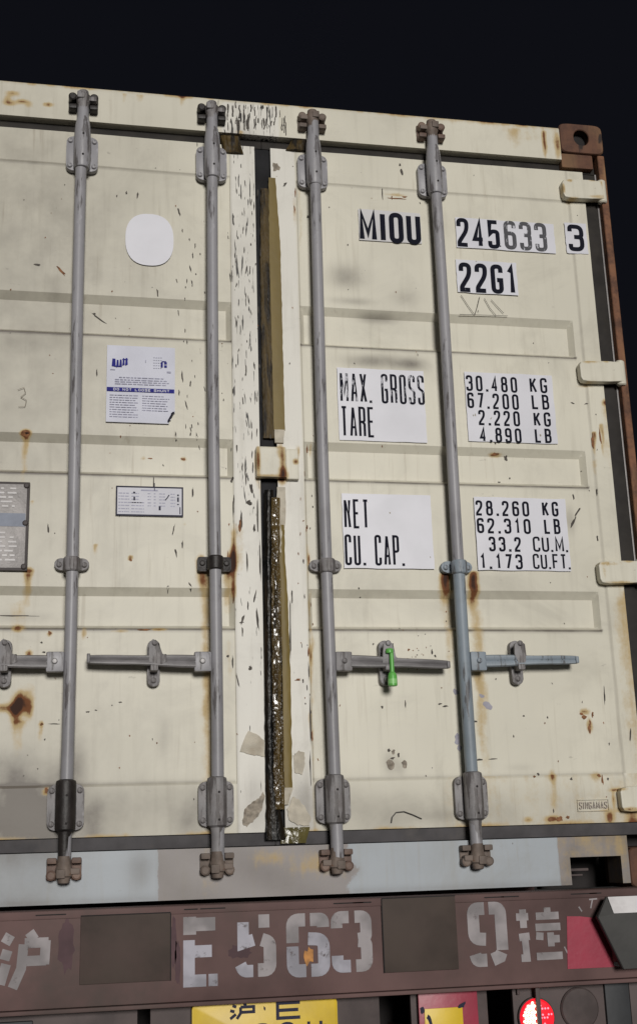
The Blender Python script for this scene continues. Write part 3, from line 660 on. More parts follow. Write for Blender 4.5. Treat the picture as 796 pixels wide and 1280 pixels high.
    box(bm, *sorted((hd*(ln-.004), hd*(ln+.006))), YR-.022, YR, hz+dz-.011, hz+dz+(.016 if k == 1 else .010), .003)
    obj('handle_bar', bm, hm, rod, smooth=50)
    kx = (-.178, -.178, .172, .170)[k]; km = 'rodlow' if k != 2 else 'handle'
    bm = BM(); prism(bm, rrect(0, 0, .036, .134, .016, 6), -.006, .0165, .003); obj('handle_catch', bm, km, rod, (kx, 0, hz))
    bm = BM(); prism(bm, [(-.017, -.004), (.020, -.010), (.036, -.002), (.034, .020), (.020, .018), (.012, .052), (-.004, .064), (-.016, .052)], YR-.022, YR-.014, .003)
    if k == 2: bm.free(); bm = BM(); prism(bm, [(-.020, -.008), (.018, -.008), (.030, .006), (.018, .014), (.016, .050), (0, .062), (-.014, .050)], YR-.022, YR-.014, .003)
    if k == 3: bm.free(); bm = BM(); prism(bm, [(-.010, -.008), (.014, -.008), (.018, .014), (.016, .050), (0, .062), (-.018, .050), (-.020, .02)], YR-.022, YR-.014, .003)
    obj('catch_flap', bm, km, rod, (kx, 0, hz))
    bm = BM(); box(bm, -.011, .011, YR-.024, -.004, -.028, -.010, .004); obj('catch_hook', bm, km, rod, (kx, 0, hz))
    for bz_ in (.052, -.050): link('bolt', cached('bolt'+km, bolt_mesh), MT[km], rod, (kx, -.006 if bz_ < 0 else YR-.022, hz+bz_))

# ---------------------------------------------------------------- flat print on the right door
YP, YT = .0135, .0125
def patch(l, t, r, b, name='number_patch', mat='vinyl', jag=True, y=None):
    y = YP if y is None else y
    x0, z1 = at(l, t, y); x1, z0 = at(r, b, y)
    _, z1b = at(r, t, y); z1 = (z1+z1b)/2 if abs(z1-z1b) < .02 else z1
    bm = BM(); pts = []
    r_ = random.Random(int(l))
    for (a, b_), (c, d) in (((x0, z0), (x1, z0)), ((x1, z0), (x1, z1)), ((x1, z1), (x0, z1)), ((x0, z1), (x0, z0))):
        for i in range(8):
            t_ = i/8; j = (r_.random()-.5)*.0022 if jag else 0; pts.append((a+(c-a)*t_+j, b_+(d-b_)*t_+j))
    prism(bm, pts, y, y+.0012); return obj(name, bm, mat, BOXC, smooth=0)
def letters(parent, rows, mat, name='', y=YT, gap=.28):
    for s, l, t, r, b, sw in rows:
        x0, _ = at(l, (t+b)/2, y); x1, _ = at(r, (t+b)/2, y); _, z1 = at((l+r)/2, t, y); _, z0 = at((l+r)/2, b, y)
        u = (x1-x0)/(sum(ADV.get(c, 1) for c in s)+gap*(len(s)-1)); x = x0
        for c in s:
            a = ADV.get(c, 1)*u
            if c != ' ':
                bm = BM(); glyph(bm, c, x, z0, max(a, sw*1.01), z1-z0, sw, y)
                obj(name+('digit' if c.isdigit() else 'dot' if c == '.' else 'letter'), bm, mat, parent, smooth=0)
            x += a+gap*u
p = patch(447.5, 263.5, 527, 304.5, mat='vinylold'); letters(p, [('MIOU', 449, 265, 525.5, 303, .0172)], 'ink', gap=.22)
p = patch(568.5, 271, 695, 316.5); letters(p, [('245', 571, 273.5, 624, 309, .0145)], 'ink'); letters(p, [('633', 630, 277, 683, 312.5, .0140)], 'inkfade', 'faded_'); letters(p, [('.', 624.5, 304, 627, 308, .004)], 'inkworn')
p = patch(705, 278.5, 735.5, 317.5); letters(p, [('3', 710, 280.5, 729.5, 313.5, .0155)], 'ink')
p = patch(569.5, 326, 648, 369); letters(p, [('22G1', 574, 329.5, 645, 366, .0155)], 'ink')
p = patch(421, 461.5, 534, 553.5); letters(p, [('MAX. GROSS', 425, 467, 530, 504, .0076)], 'inkworn', gap=.36); letters(p, [('TARE', 426, 508, 468, 546, .0076)], 'ink', gap=.3)
NSW = .0073
p = patch(580, 467, 697, 555)
letters(p, [('30.480', 582.5, 470, 646, 489.5, NSW), ('KG', 662, 472, 683.5, 491, NSW), ('67.200', 584, 491.5, 648, 511, NSW), ('LB', 664.5, 493, 686, 511.5, NSW),
            ('2.220', 598, 513, 649.5, 532, NSW), ('KG', 667, 515, 688, 533, NSW), ('4.890', 599.5, 534.5, 651.5, 553, NSW), ('LB', 668.5, 535.5, 689, 553.5, NSW)], 'ink', gap=.5)
p = patch(427, 618, 543, 711.5); letters(p, [('NET', 430, 624, 461, 660.5, .0076), ('CU. CAP.', 431, 668.5, 505, 707, .0076)], 'ink', gap=.36)
p = patch(592, 622.5, 714, 714)
letters(p, [('28.260', 594.5, 626, 661, 645, NSW), ('KG', 677.5, 627, 697.5, 645.5, NSW), ('62.310', 596, 648, 663, 667, NSW), ('LB', 680, 648.5, 700, 667.5, NSW),
            ('33.2', 611, 671, 651, 689.5, NSW), ('1.173', 600, 692.5, 653, 711.5, NSW)], 'ink', gap=.5)
letters(p, [('CU.M.', 666, 671, 710, 690, .0064), ('CU.FT.', 666, 692.5, 713, 711.5, .0060)], 'ink', gap=.26)
# pencilled strokes under the code, and a pale 3 on the left door
bm = BM(); q = lambda x, y: Vector(at(430+x*.3894, 240+y*.3894, YP))
for a in (((375, 330), (398, 365), (418, 392)), ((435, 335), (428, 365), (420, 392)), ((450, 340), (468, 372), (487, 395)), ((472, 345), (490, 365), (512, 388)), ((370, 392), (440, 394), (525, 397)), ((430, 378), (431, 384))):
    ribbon(bm, [q(*t) for t in a], False, .0018, YP-.0003)
o = obj('pencil_scrawl', bm, 'chipd', BOXC, smooth=0)
bm = BM(); ribbon(bm, [Vector(at(*t, YP)) for t in ((22, 487), (30, 484), (32, 491), (26, 496), (33, 500), (31, 508), (23, 508))], False, .0016, .0135); obj('pencil_scrawl', bm, 'chipg', BOXC, smooth=0)
# maker's raised name bar
bm = BM(); x0, z1 = at(721, 1000, .015); x1, z0 = at(762, 1014, .015)
for a in ((x0, x1, z1-.002, z1), (x0, x1, z0, z0+.002), (x0, x0+.003, z0+.003, z1-.003), (x1-.003, x1, z0+.003, z1-.003)): box(bm, a[0], a[1], .0135, .018, a[2], a[3])
mp = obj('maker_bar', bm, 'cream', BOXC, smooth=0)
bm = BM(); text(bm, 'SINGAMAS', x0+.006, x1-.006, z0+.007, z1-.007, .0024, .0150, .3)
r_ = bmesh.ops.extrude_face_region(bm, geom=bm.faces[:]); bmesh.ops.translate(bm, verts=[v for v in r_['geom'] if isinstance(v, bmesh.types.BMVert)], vec=(0, -.0012, 0)); obj('raised_name', bm, 'namepaint', mp, smooth=0)

# ---------------------------------------------------------------- flat print on the left door
cx_, cz_ = at(187, 299, YP); bm = BM(); pts = []
for i in range(48):
    a = 2*math.pi*i/48; c_, s2 = math.cos(a), math.sin(a); e = 2.5; k_ = (abs(c_)**e+abs(s2)**e)**(-1/e); pts.append((cx_+.0765*c_*k_, cz_+.0915*s2*k_))
prism(bm, pts, YP, YP+.0012); obj('oval_patch', bm, 'vinyl', BOXC, smooth=0)
# poster, slightly wavy, one corner torn off
x0, z1 = at(134, 431, YP); x1, z0 = at(218.5, 530, YP)
def post_y(x, z): return .0125+.0018*mn.noise((x*14, z*9, 5))
poster = sheet('safety_poster', x0, x1, z0, z1, post_y, .0165, 'paper', BOXC, d=.006, inside=lambda x, z: (x-x0)/(x1-x0)-.2*(z-z0)/(z1-z0)*1.1 < .92 or (z-z0)/(z1-z0) > .15, smooth=60)
poster['label'] = 'blue and white notice with a torn corner'
YQ = .0098
def pp(u, v): return x0+(x1-x0)*u/100, z1+(z0-z1)*v/100      # percent of the poster
def bar(bm, u0, u1, v0, v1, y=YQ):
    a, b = pp(u0, v0), pp(u1, v1); flat(bm, [(a[0], b[1]), (b[0], b[1]), (b[0], a[1]), (a[0], a[1])], y)
bm = BM()
bar(bm, .5, 99, 55.5, 60.5)
obj('blue_band', bm, 'blueink', poster, smooth=0)
bm = BM(); a, b = pp(10, 56.4), pp(92, 59.8); text(bm, 'DO NOT LOOSE SHUNT', a[0], b[0], b[1], a[1], .0018, YQ-.0005, .3); obj('band_lettering', bm, 'label', poster, smooth=0)
bm = BM()
for i, (u, w_) in enumerate(((7, 6), (13.5, 4), (18, 4), (22.5, 3.5), (26.5, 4))):      # a wavy blue emblem
    o1 = 1.6*math.sin(i*1.3); a, b = pp(u+1, 18+o1), pp(u+w_, 26.5+o1+ (2 if i == 0 else 0)); c2, d2 = pp(u, 28+o1), pp(u+w_-.6, 18.2+o1)
    flat(bm, [c2, b, d2, a][::1], YQ-.00003*i)
bar(bm, 22.5, 30.5, 18, 19.2, YQ-.0003); bar(bm, 11, 22, 27.2, 28.6, YQ-.0003)
for a in ((79, 82, 20, 27), (84, 88, 20, 22.6), (84, 88, 24, 27), (80.5, 87, 18.6, 19.6)): bar(bm, *a)
obj('emblem', bm, 'blueink', poster, smooth=0)
bm = BM(); r_ = random.Random(4)
for v in (41.5, 44.5, 47.2, 50):
    u = 18 if v < 43 else 12
    while u < (80 if v < 43 else 88): w_ = r_.uniform(3, 9); bar(bm, u, u+w_, v, v+1.1); u += w_+1.2
for v in np.arange(65, 95, 3.1):
    for a, b in ((5, 46), (52, 92)):
        if v > 86 and a > 50: continue
        u = a
        while u < b-r_.uniform(0, 12): w_ = r_.uniform(2.5, 8); bar(bm, u, min(u+w_, b), v, v+.8); u += w_+1
for u in np.arange(68, 80, 3.4):
    for v in (14, 17.5, 21, 24.5, 28): bar(bm, u, u+2.4, v, v+.5)
bar(bm, 56, 57, 18, 21); bar(bm, 5, 12, 32, 33); bar(bm, 88, 94, 32, 34)
obj('fine_print', bm, 'inkthin', poster, smooth=0)['kind'] = 'stuff'
bm = BM(); a, b, c2 = pp(90.5, 99), pp(100, 84), pp(96, 86); d2 = pp(89, 97)
bm.faces.new([bm.verts.new(t) for t in ((a[0], .012, a[1]), (b[0], .012, b[1]), (c2[0], .002, c2[1]), (d2[0], .006, d2[1]))]); obj('torn_corner', bm, 'inkdark', poster, smooth=0)
# instruction label
lx0, lz1 = at(145, 607, YP); lx1, lz0 = at(229, 646, YP)
bm = BM(); box(bm, lx0, lx1, YP, YP+.0012, lz0, lz1); lab = obj('instruction_label', bm, 'label', BOXC, smooth=0)
def lb(bm, u0, u1, v0, v1, y=YP-.0004):
    X = lambda u: lx0+(lx1-lx0)*u/100; Z = lambda v: lz1+(lz0-lz1)*v/100
    flat(bm, [(X(u0), Z(v1)), (X(u1), Z(v1)), (X(u1), Z(v0)), (X(u0), Z(v0))], y)
bm = BM()
for a in ((0, 100, 0, 5), (0, 100, 95, 100), (0, 2.2, 5, 95), (97.8, 100, 5, 95)): lb(bm, *a)
obj('label_border', bm, 'inkdark', lab, smooth=0)
bm = BM(); lb(bm, 37, 62, 11, 16)
for i, v in enumerate((23, 33, 43, 54, 64, 75, 85)):
    for a, b in ((4, 20 if i != 3 else 40), (23, 34 if i < 3 else 42), (47, 52), (56, 59), (64, 73), (81, 88)):
        if i == 6 and a > 43: continue
        if i == 5 and a > 23: continue
        u = a
        while u < b: w_ = r_.uniform(2, 6); lb(bm, u, min(u+w_, b), v, v+3.2); u += w_+.9
obj('fine_print', bm, 'inkthin', lab, smooth=0)['kind'] = 'stuff'
bm = BM()
for a in ((25.5, 28.5, 19, 25), (26, 28.5, 36, 48), (63.5, 66.5, 66, 80), (91, 93.5, 25, 31), (91, 93.5, 35, 50), (91, 93.5, 57, 61), (94.5, 96, 68, 92)): lb(bm, *a, YP-.0006)
X = lambda u: lx0+(lx1-lx0)*u/100; Z = lambda v: lz1+(lz0-lz1)*v/100
ribbon(bm, [Vector((X(73), Z(46))), Vector((X(76), Z(38))), Vector((X(79), Z(27)))], False, .003, YP-.0006); ribbon(bm, [Vector((X(57), Z(14))), Vector((X(57), Z(-12)))], False, .0022, YP-.0006)
obj('label_marks', bm, 'inkdark', lab, smooth=0)
# metal data plate at the frame's left edge
px0, px1 = -.985, at(38, 603, .015)[0]; pz1, pz0 = at(38, 603, .01)[1], at(36, 714, .01)[1]
bm = BM(); box(bm, px0, px1, .006, .016, pz0, pz1, .003); dp = obj('data_plate', bm, 'edge', BOXC); dp['label'] = 'tarnished metal data plate with a blue band'
bm = BM(); box(bm, px0+.008, px1-.008, .0045, .010, pz0+.008, pz1-.008, .001); obj('plate_face', bm, 'alu', dp)
bm = BM(); box(bm, px0+.010, px1-.010, .0035, .006, pz0+.132, pz0+.172); obj('plate_band', bm, 'alublue', dp, smooth=0)
bm = BM(); r_ = random.Random(9); z = pz1-.022
while z > pz0+.02:
    if not (pz0+.122 < z < pz0+.18):
        x = px1-.030-r_.uniform(0, .02)
        while x > px0+.03:
            w_ = r_.uniform(.008, .032)
            if r_.random() < .8: box(bm, x-w_, x, .0030, .0050, z-.0028, z+.0028)
            x -= w_+r_.uniform(.005, .02)
    z -= .0135
obj('embossed_print', bm, 'emboss', dp, smooth=0)['kind'] = 'stuff'
for zz in (pz1-.012, (pz0+pz1)/2+.008, pz0+.012): link('rivet', cached('boltrv', bolt_mesh), MT['edge'], dp, (px1-.010, .005, zz))

# ---------------------------------------------------------------- scratches and flecks of the doors
CH = {'chipd': [], 'chipr': [], 'chipl': [], 'chipg': []}
def chip(m, px, py, w_, h_, ang=0, y=.0148): CH[m].append((px, py, w_, h_, ang, y))
for a in [(172,243,2,6,-.15),(158,240,1.5,3,0),(146,244,1.2,2,0),(224,264,1.5,7,.25),(197,365,1.5,6,.1),(238,335,1.2,6,.3),(241,318,1.2,5,0),(244,306,1.2,4,0),(240,352,1.2,4,.2),(228,287,1,3,0),
          (228,470,1.2,9,.1),(224,490,1,5,0),(233,505,1.2,7,.2),(238,480,1,4,0),(121,465,1.2,6,0),(220,545,1.2,7,.1),(246,545,1.4,7,.1),(241,615,1.2,7,0),(220,690,1.5,7,.2),(210,735,1.4,6,0),(238,733,1.6,6,.2),
          (150,640,1,8,-.1),(217,662,1.2,9,-.2),(228,680,1,5,0),(60,660,1.6,7,.05),(192,603,.8,12,0),(125,395,1.5,14,.95),(47,330,6,2,-.2),(118,388,3,1.5,-.3),
          (478,240,1.3,11,0),(502,214,2.2,6,.1),(500,205,1.8,3,0),(356,230,2.2,5,-.4),(385,270,2,2,0),(619,553,2,3,0),(716,503,4,1.2,-.3),(733,504,4,1,.3),(717,620,1.2,6,.1),(746,615,1.2,5,0),(747,672,1.3,5,0),(717,652,2,10,-.5),(722,640,1.6,9,-.6),
          (600,950,8,1.5,0),(616,949,8,.8,0),(593,902,6,1.8,0),(756,870,1.2,12,-.05),(788,918,1.4,10,-.15),(673,968,2,1.5,0),(714,974,2.4,2,.4),(760,974,1.5,2,0),(692,1014,1,3,0),(590,1000,1.3,5,0),(762,930,1.2,2,0),
          (635,570,3,4,.3),(640,595,1.2,2,0),(627,600,3,1,0),(576,745,2,1,0),(655,895,2,1.2,0),(449,735,1.5,1.5,0),(540,815,1.4,4,0),(544,820,1.8,2,0),(537,826,1.4,2,0),(620,849,1.2,1.2,0),(560,775,1.3,1.3,0),
          (486,938,3,2,0),(498,944,2,3,0),(491,948,4,2,.3),(557,883,5,1.2,0),(550,880,3,1.2,0),(507,880,1,6,0),(478,884,2,2,0),(452,745,1.2,1.2,0),(365,745,1,10,0),(363,790,1.2,40,-.02),(388,900,1.2,30,0),(388,960,1.2,20,0),(386,840,1,12,0),
          (322,775,1.5,16,.1),(319,745,1.4,9,-.2),(309,700,1.5,14,0),(302,650,1.8,9,0),(322,640,1.2,30,0),(325,700,1.2,26,0),(318,660,2,5,0),(303,775,1.8,7,-.3),(302,778,5,1,0.1),(310,757,1,6,0),(303,790,1,7,0),(291,828,1,8,0),(297,850,1.2,9,.2),(285,820,2,2,0),(313,835,3,3,0),
          (290,600,2,5,-.3),(314,610,3,7,.1),(316,585,1,10,0),(303,585,1,7,0),(307,595,1,18,.05),(296,560,1,6,0),(338,545,1,4,0),(292,630,1.5,12,0),(311,628,5,4,0),(30,705,2,3,0),
          (68,905,10,.8,0),(55,815,3,1,0),(52,803,2,1.2,0),(110,890,3,1,0),(120,888,2,1,0),(150,878,3,.8,0),(20,768,40,.7,0),(140,882,1,1,0)]: chip('chipd', *a)
for a in [(77,338,2,9,.75),(36,817,2.5,2.5,0),(62,791,2.5,3,0),(163,699,2.5,3,.4),(620,566,8,2.4,0),(727,893,4,1.8,-.3),(731,897,5,2.6,-.1),(741,893,2,4,0),(737,912,2.4,6,0),(738,903,1.4,4,.2),(741,552,2.0,15,.02),(750,545,1.6,18,.03),
          (511,812,2.5,2,0),(510,824,2,1.5,0),(552,860,1,1,0),(230,571,4,2,0),(189,570,4,1.2,0),(180,787,9,1.5,0),(710,1022,4,2,0),(699,1024,6,3.4,0),(688,1025,4,3,0),(762,1025,4,3,0),(603,1022,2,3,0),(749,970,4,2,-.5),(753,975,1.6,6,0),(668,971,2,1.5,.4),
          (300,655,2.5,9,0),(386,700,1.4,7,0),(385,560,1.4,6,0),(386,815,2,6,0),(372,850,5,1.4,.1),(390,920,1.5,6,0),(285,700,1,14,0),(292,745,1,10,0),(368,262,1.2,8,0),(369,240,1,8,0),(496,247,18,1,0),(506,245,5,1.2,0),(490,246,1,3,0),
          (525,283,1,1,0),(32,541,8,4.5,0),(58,988,3.4,4.4,0),(52,905,2.6,2.2,0)]: chip('chipr', *a)
for a in [(610,883,9,5,-.5),(602,870,5,2.5,0),(570,865,4,5,.3),(572,925,5,8,.2),(575,935,4,4,0)]: chip('chipl', *a)
for a in [(345,208,7,8,0),(366,207,1,1,0),(487,955,7,9,0),(506,955,5,5,0),(492,940,3,3,0)]: chip('chipg', *a)
r_ = random.Random(11)
for i in range(120):      # the countless small ones
    px, py = r_.uniform(0, 760), r_.uniform(200, 1000)
    chip('chipd' if r_.random() < .6 else 'chipr', px, py, r_.uniform(.4, 1.1), r_.uniform(.5, 1.8), r_.uniform(-.5, .5))
for i in range(60): px, py = r_.gauss(310, 12), r_.uniform(200, 560); chip('chipd', px, py, r_.uniform(.5, 1.0), r_.uniform(2, 8), r_.uniform(-.15, .15))
for i in range(26): px, py = r_.gauss(240, 12), r_.uniform(290, 560); chip('chipd', px, py, r_.uniform(.5, .9), r_.uniform(1.5, 5), r_.uniform(-.1, .3))
for i in range(24): px, py = r_.uniform(372, 392), r_.uniform(560, 980); chip('chipr' if i % 2 else 'chipd', px, py, r_.uniform(.5, 1.2), r_.uniform(1, 4))
for i in range(22): px, py = r_.gauss(528, 22), r_.gauss(815, 14); chip('chipr' if i % 2 else 'chipd', px, py, r_.uniform(.5, 1.4), r_.uniform(.5, 1.4))
def ontodoor(x, z, y):
    s_ = -1 if x < 0 else 1; return FY[s_](x, z)-.0009
FY = {-1: door_y(-1)[0], 1: door_y(1)[0]}
for m_, L in CH.items():
    bm = BM()
    for i, (px, py, w_, h_, ang, y) in enumerate(L):
        pts = blob(px, py, w_*.62+.15, h_*.8, .0155, 11, .4, i, ang)
        bm.faces.new([bm.verts.new((x, ontodoor(x, z, y)-.00005*(i % 7), z)) for x, z in pts])
    o = obj({'chipd': 'dark_scratches', 'chipr': 'rust_flecks', 'chipl': 'lavender_flecks', 'chipg': 'flaked_patches'}[m_], bm, m_, BOXC, smooth=0); o['kind'] = 'stuff'
# ragged torn cracks of the header paint
bm = BM(); r_ = random.Random(5)
for i in range(46):
    px = r_.uniform(284, 357); x, z = at(px, 124+(px-284)*.09+r_.uniform(0, 26), 0); h_ = r_.uniform(.012, .05); h_ = min(h_, z-2.447); w_ = r_.uniform(.0008, .0022)
    if h_ < .006 or z > 2.562: continue
    P = [Vector((x+.004*mn.noise((x*50, (z-h_*t)*60, i)), z-h_*t)) for t in (0, .25, .5, .75, 1)]; ribbon(bm, P, False, w_*2, -.0022-.00003*(i % 5))
o = obj('header_cracks', bm, 'chipd', BOXC, smooth=0); o['kind'] = 'stuff'
# wire scratch curling up near the right door's foot
bm = BM(); P = [(489, 1029), (490, 1022), (495, 1016), (505, 1015), (516, 1019), (527, 1024)]; tube(bm, [(*(lambda a: (a[0], .012, a[1]))(at(x, y, .012)),) for x, y in P], .0016, 6)
tag(obj('bent_wire', bm, 'iron'), 'thin bent wire caught at the foot of the right door', 'wire')

# ---------------------------------------------------------------- tape over the joint of the doors
TAPE = empty('packing_tape', (.01, 0, .17)); tag(TAPE, 'brown packing tape and glossy film stuck down the joint between the two container doors', 'tape')
def strip(name, lpts, rpts, mat, ymid, bulge, lump, n=9, d=.006, smooth=60, seed=0):
    """lpts, rpts: pixel polylines down the left and right edge"""
    L = [at(*p_, 0) for p_ in lpts]; Rr = [at(*p_, 0) for p_ in rpts]
    zt, zb = max(L[0][1], Rr[0][1]), min(L[-1][1], Rr[-1][1]); m = int((zt-zb)/d)
    xl = lambda z: np.interp(-z, [-p_[1] for p_ in L], [p_[0] for p_ in L]); xr = lambda z: np.interp(-z, [-p_[1] for p_ in Rr], [p_[0] for p_ in Rr])
    vs, fs = [], []; o = np.array((.01, 0, .17))
    for j in range(m+1):
        z = zt-(zt-zb)*j/m; a, b = xl(z)+.002*mn.noise((z*40, seed, 1)), xr(z)+.002*mn.noise((z*33, seed, 7))
        for i in range(n+1):
            u = i/n; x = a+(b-a)*u; y = ymid-bulge*(1-(2*u-1)**2)-lump*mn.noise((x*60, z*22, seed))-lump*.4*mn.noise((x*130, z*60, seed+3))
            vs.append((x-o[0], y, z-o[2]))
    nf = len(vs)
    for j in range(m):
        for i in range(n): a = j*(n+1)+i; fs.append((a, a+n+1, a+n+2, a+1))
    # a closed back so the strip has a thickness
    for v in list(vs): vs.append((v[0], ymid+.010, v[2]))
    for j in range(m):
        a = j*(n+1); fs.append((a, a+nf, a+n+1+nf, a+n+1)); a += n; fs.append((a+n+1, a+n+1+nf, a+nf, a))
    for i in range(n): a = i; fs.append((a+1, a+1+nf, a+nf, a)); a = m*(n+1)+i; fs.append((a, a+nf, a+1+nf, a+1))
    me = bpy.data.meshes.new(name); me.from_pydata(vs, [], fs); return link(name, me, MT[mat], TAPE, smooth=smooth)
strip('upper_film', [(327, 236), (326, 330), (328, 430), (330, 545)], [(338, 232), (342, 330), (345, 430), (347, 545)], 'filmup', .018, .002, .0012, seed=1)
strip('upper_tape_band', [(336.5, 219), (337, 300), (340, 420), (343, 536)], [(345, 222), (351, 300), (354, 420), (357, 536)], 'gold', .012, .0006, .0003, seed=2)
strip('frayed_end', [(343.5, 536), (344, 552)], [(356.5, 536), (355, 548)], 'beige', .008, .001, .002, seed=3, d=.003)
strip('lower_film', [(331, 612), (331, 700), (331, 830), (332, 950), (333, 1010), (332, 1050)], [(342, 612), (341, 700), (343, 830), (344, 950), (350, 1010), (358, 1050)], 'filmdark', .006, .006, .0006, 8, .004, seed=4)
strip('wrinkled_film', [(339, 628), (339, 700), (340, 830), (341, 950), (343, 1012)], [(350, 622), (350, 700), (353, 830), (355, 950), (356, 1012)], 'film', .002, .0025, .0030, 12, .003, seed=14)
strip('lower_tape_band', [(346, 655), (349, 720), (352, 850), (353, 985)], [(357, 700), (360, 740), (364, 850), (366, 985)], 'gold', .009, .002, .0006, seed=5)
strip('torn_backing', [(347, 612), (345, 630), (348, 678)], [(357, 608), (358, 640), (354, 690)], 'beige', .008, .001, .002, seed=6, d=.004)
strip('lower_tape_end', [(353, 985), (355, 1005)], [(367, 985), (361, 1006)], 'beige', .008, .002, .003, seed=7, d=.003)
strip('foot_fold', [(353, 1037), (352, 1055)], [(388, 1034), (384, 1052)], 'olive', .012, .006, .004, 12, .003, seed=8)
strip('shoulder_scrap', [(276, 166), (279, 186)], [(300, 172), (305, 189)], 'filmup', .012, .006, .006, 10, .003, seed=9)
strip('shoulder_scrap', [(366, 172), (358, 184)], [(386, 168), (384, 184)], 'filmup', .010, .006, .004, 10, .003, seed=10)
for nm, pts in (('tape_scrap', [(300, 940), (310, 913), (322, 919), (330, 926), (331, 946), (318, 944)]), ('tape_scrap', [(303, 1030), (305, 1012), (316, 1003), (324, 998), (329, 990), (331, 996), (327, 1014), (318, 1026), (308, 1034)]),
                ('tape_scrap', [(367, 945), (372, 940), (381, 941), (381, 955), (377, 969), (368, 966)]), ('tape_scrap', [(359, 1012), (366, 996), (374, 1000), (381, 1010), (389, 1022), (386, 1032), (372, 1032), (362, 1026)])):
    bm = BM(); P0 = [Vector(at(*p_, .014)) for p_ in pts]; r_ = random.Random(len(pts)+pts[0][0]); P = []
    for a, b in zip(P0, P0[1:]+P0[:1]):
        for t in (0, .25, .5, .75): P.append(a.lerp(b, t)+Vector((r_.uniform(-.0017, .0017), r_.uniform(-.0017, .0017))))
    prism(bm, [(q.x-.01, q.y-.17) for q in P], .0138, .0165); obj(nm, bm, 'beige' if pts[0][0] != 303 else 'chipg', TAPE, smooth=0)
# ---------------------------------------------------------------- green seal hanging from the third handle
sx_, sz_ = at(486, 815, -.05); SE = empty('bolt_seal', (sx_, -.05, sz_-.07)); tag(SE, 'bright green plastic bolt seal hanging from a handle catch on the right door', 'seal')
ZS = lambda py: at(487, py, -.055)[1]-(sz_-.07)
bm = BM(); lathe(bm, [(.011, ZS(858)), (.0140, ZS(857)), (.0138, ZS(846)), (.0115, ZS(842)), (.0068, ZS(840)), (.0062, ZS(812))], 'z', (.006, -.004, 0), 14); obj('seal_body', bm, 'seal', SE)
bm = BM(); lathe(bm, [(.004, ZS(817)), (.0115, ZS(816.5)), (.0125, ZS(814)), (.010, ZS(811)), (.004, ZS(810.5))], 'z', (.001, -.002, 0), 14); obj('seal_head', bm, 'seal', SE)
bm = BM(); lathe(bm, [(.0143, ZS(855)), (.0143, ZS(849))], 'z', (.006, -.004, 0), 14); obj('seal_print_band', bm, 'seal2', SE)

# ================================================================== THE TRAILER
TR = empty('container_trailer', (0, 0, -Z0)); tag(TR, 'maroon semi-trailer chassis with white stencilled number under the cream container', 'trailer')
def tobj(name, bm, mat, smooth=30, parent=None):     # trailer meshes are written in container coordinates
    for v in bm.verts: v.co.z += Z0
    return obj(name, bm, mat, parent or TR, smooth=smooth)
YB = -.10
bm = BM(); box(bm, -1.22, 1.22, YB, -.016, -.236, .006, .006); tobj('rear_beam', bm, 'beam')
bm = BM(); box(bm, -1.22, 1.22, YB-.004, YB+.003, -.016, .004, .002); tobj('beam_lip', bm, 'beam')
bm = BM(); box(bm, -1.22, 1.22, YB-.012, YB+.03, -.247, -.2365, .003); tobj('beam_foot_flange', bm, 'beam')
for px, w_ in ((45, 30), (230, 14), (250, 26), (416, 32), (440, 20), (512, 16), (532, 20), (604, 22), (625, 20), (712, 30), (735, 14)):
    x, z = at(px, 1131-px*.027, YB); bm = BM(); box(bm, x, x+w_*PX, YB-.0055, YB-.002, -.0065, -.0035); tobj('slot', bm, 'dark', 0)
for (l, t, r, b) in ((101, 1146, 213, 1226), (476, 1124, 573, 1212)):
    x0, z1 = at(l, t, YB); x1, z0 = at(r, b, YB); bm = BM(); box(bm, x0, x1, YB-.006, YB+.002, z0, z1, .002); cp_ = tobj('cover_plate', bm, 'plate2')
    bm = BM(); box(bm, x0, x1, YB-.0072, YB-.003, z1-.0005, z1+.0022); xx = x1 if l < 200 else x0; box(bm, xx-.0015, xx+.0015, YB-.0072, YB-.003, z0, z1-.001); tobj('plate_gap', bm, 'dark', 0)
# stencilled letters
def st_px(bm, ch_strokes, l, t, r, b, sw, y=YB-.0012):
    x0, _ = at(l, (t+b)/2, y); x1, _ = at(r, (t+b)/2, y); _, z1 = at((l+r)/2, t, y); _, z0 = at((l+r)/2, b, y)
    w_, h_ = x1-x0-sw, z1-z0-sw
    for q, P in enumerate(ch_strokes):
        pts = [(x0+sw/2+p_[0]*w_, z0+sw/2+p_[1]*h_, p_[2] if len(p_) > 2 else 0) for p_ in P]
        ribbon(bm, fillet(pts, False, w_*.6), False, sw, y-.00008*q)
SW = .036
def sten(name, mat, *a):
    bm = BM(); st_px(bm, *a); o = tobj(name, bm, mat, 0)
sten('stencil_character', 'stencil', [[(0,1.12),(0,.80)], [(.18,.98),(.95,.98)]], 229, 1146, 279, 1234, SW*.95)
sten('stencil_character', 'stencil', [[(.62,1),(1,1)], [(.72,.62),(1,.56,1),(1,0,1),(.58,0)]], 293, 1144, 345, 1222, .034)
sten('stencil_character', 'stencil', [[(.42,1),(0,1,1),(0,.55)], [(.58,1),(1,1,1),(1,.84)]], 358, 1142, 412, 1222, .034)
sten('stencil_character', 'stencil', [[(0,.78),(0,1,1),(.42,1)], [(.62,1),(1,1,1),(1,.56,1),(.72,.54)], [(.72,.5),(1,.48,1),(1,0,1),(.62,0)]], 414, 1139, 465, 1216, .032)
sten('stencil_character', 'stencil', [[(.42,1),(0,1,1),(0,.42,1),(.42,.40)], [(.58,1),(1,1,1),(1,.18)], [(0,.12),(.05,0,1),(.42,0)], [(.62,0),(.9,.06),(.96,.14)]], 585, 1128, 634, 1209, .034)
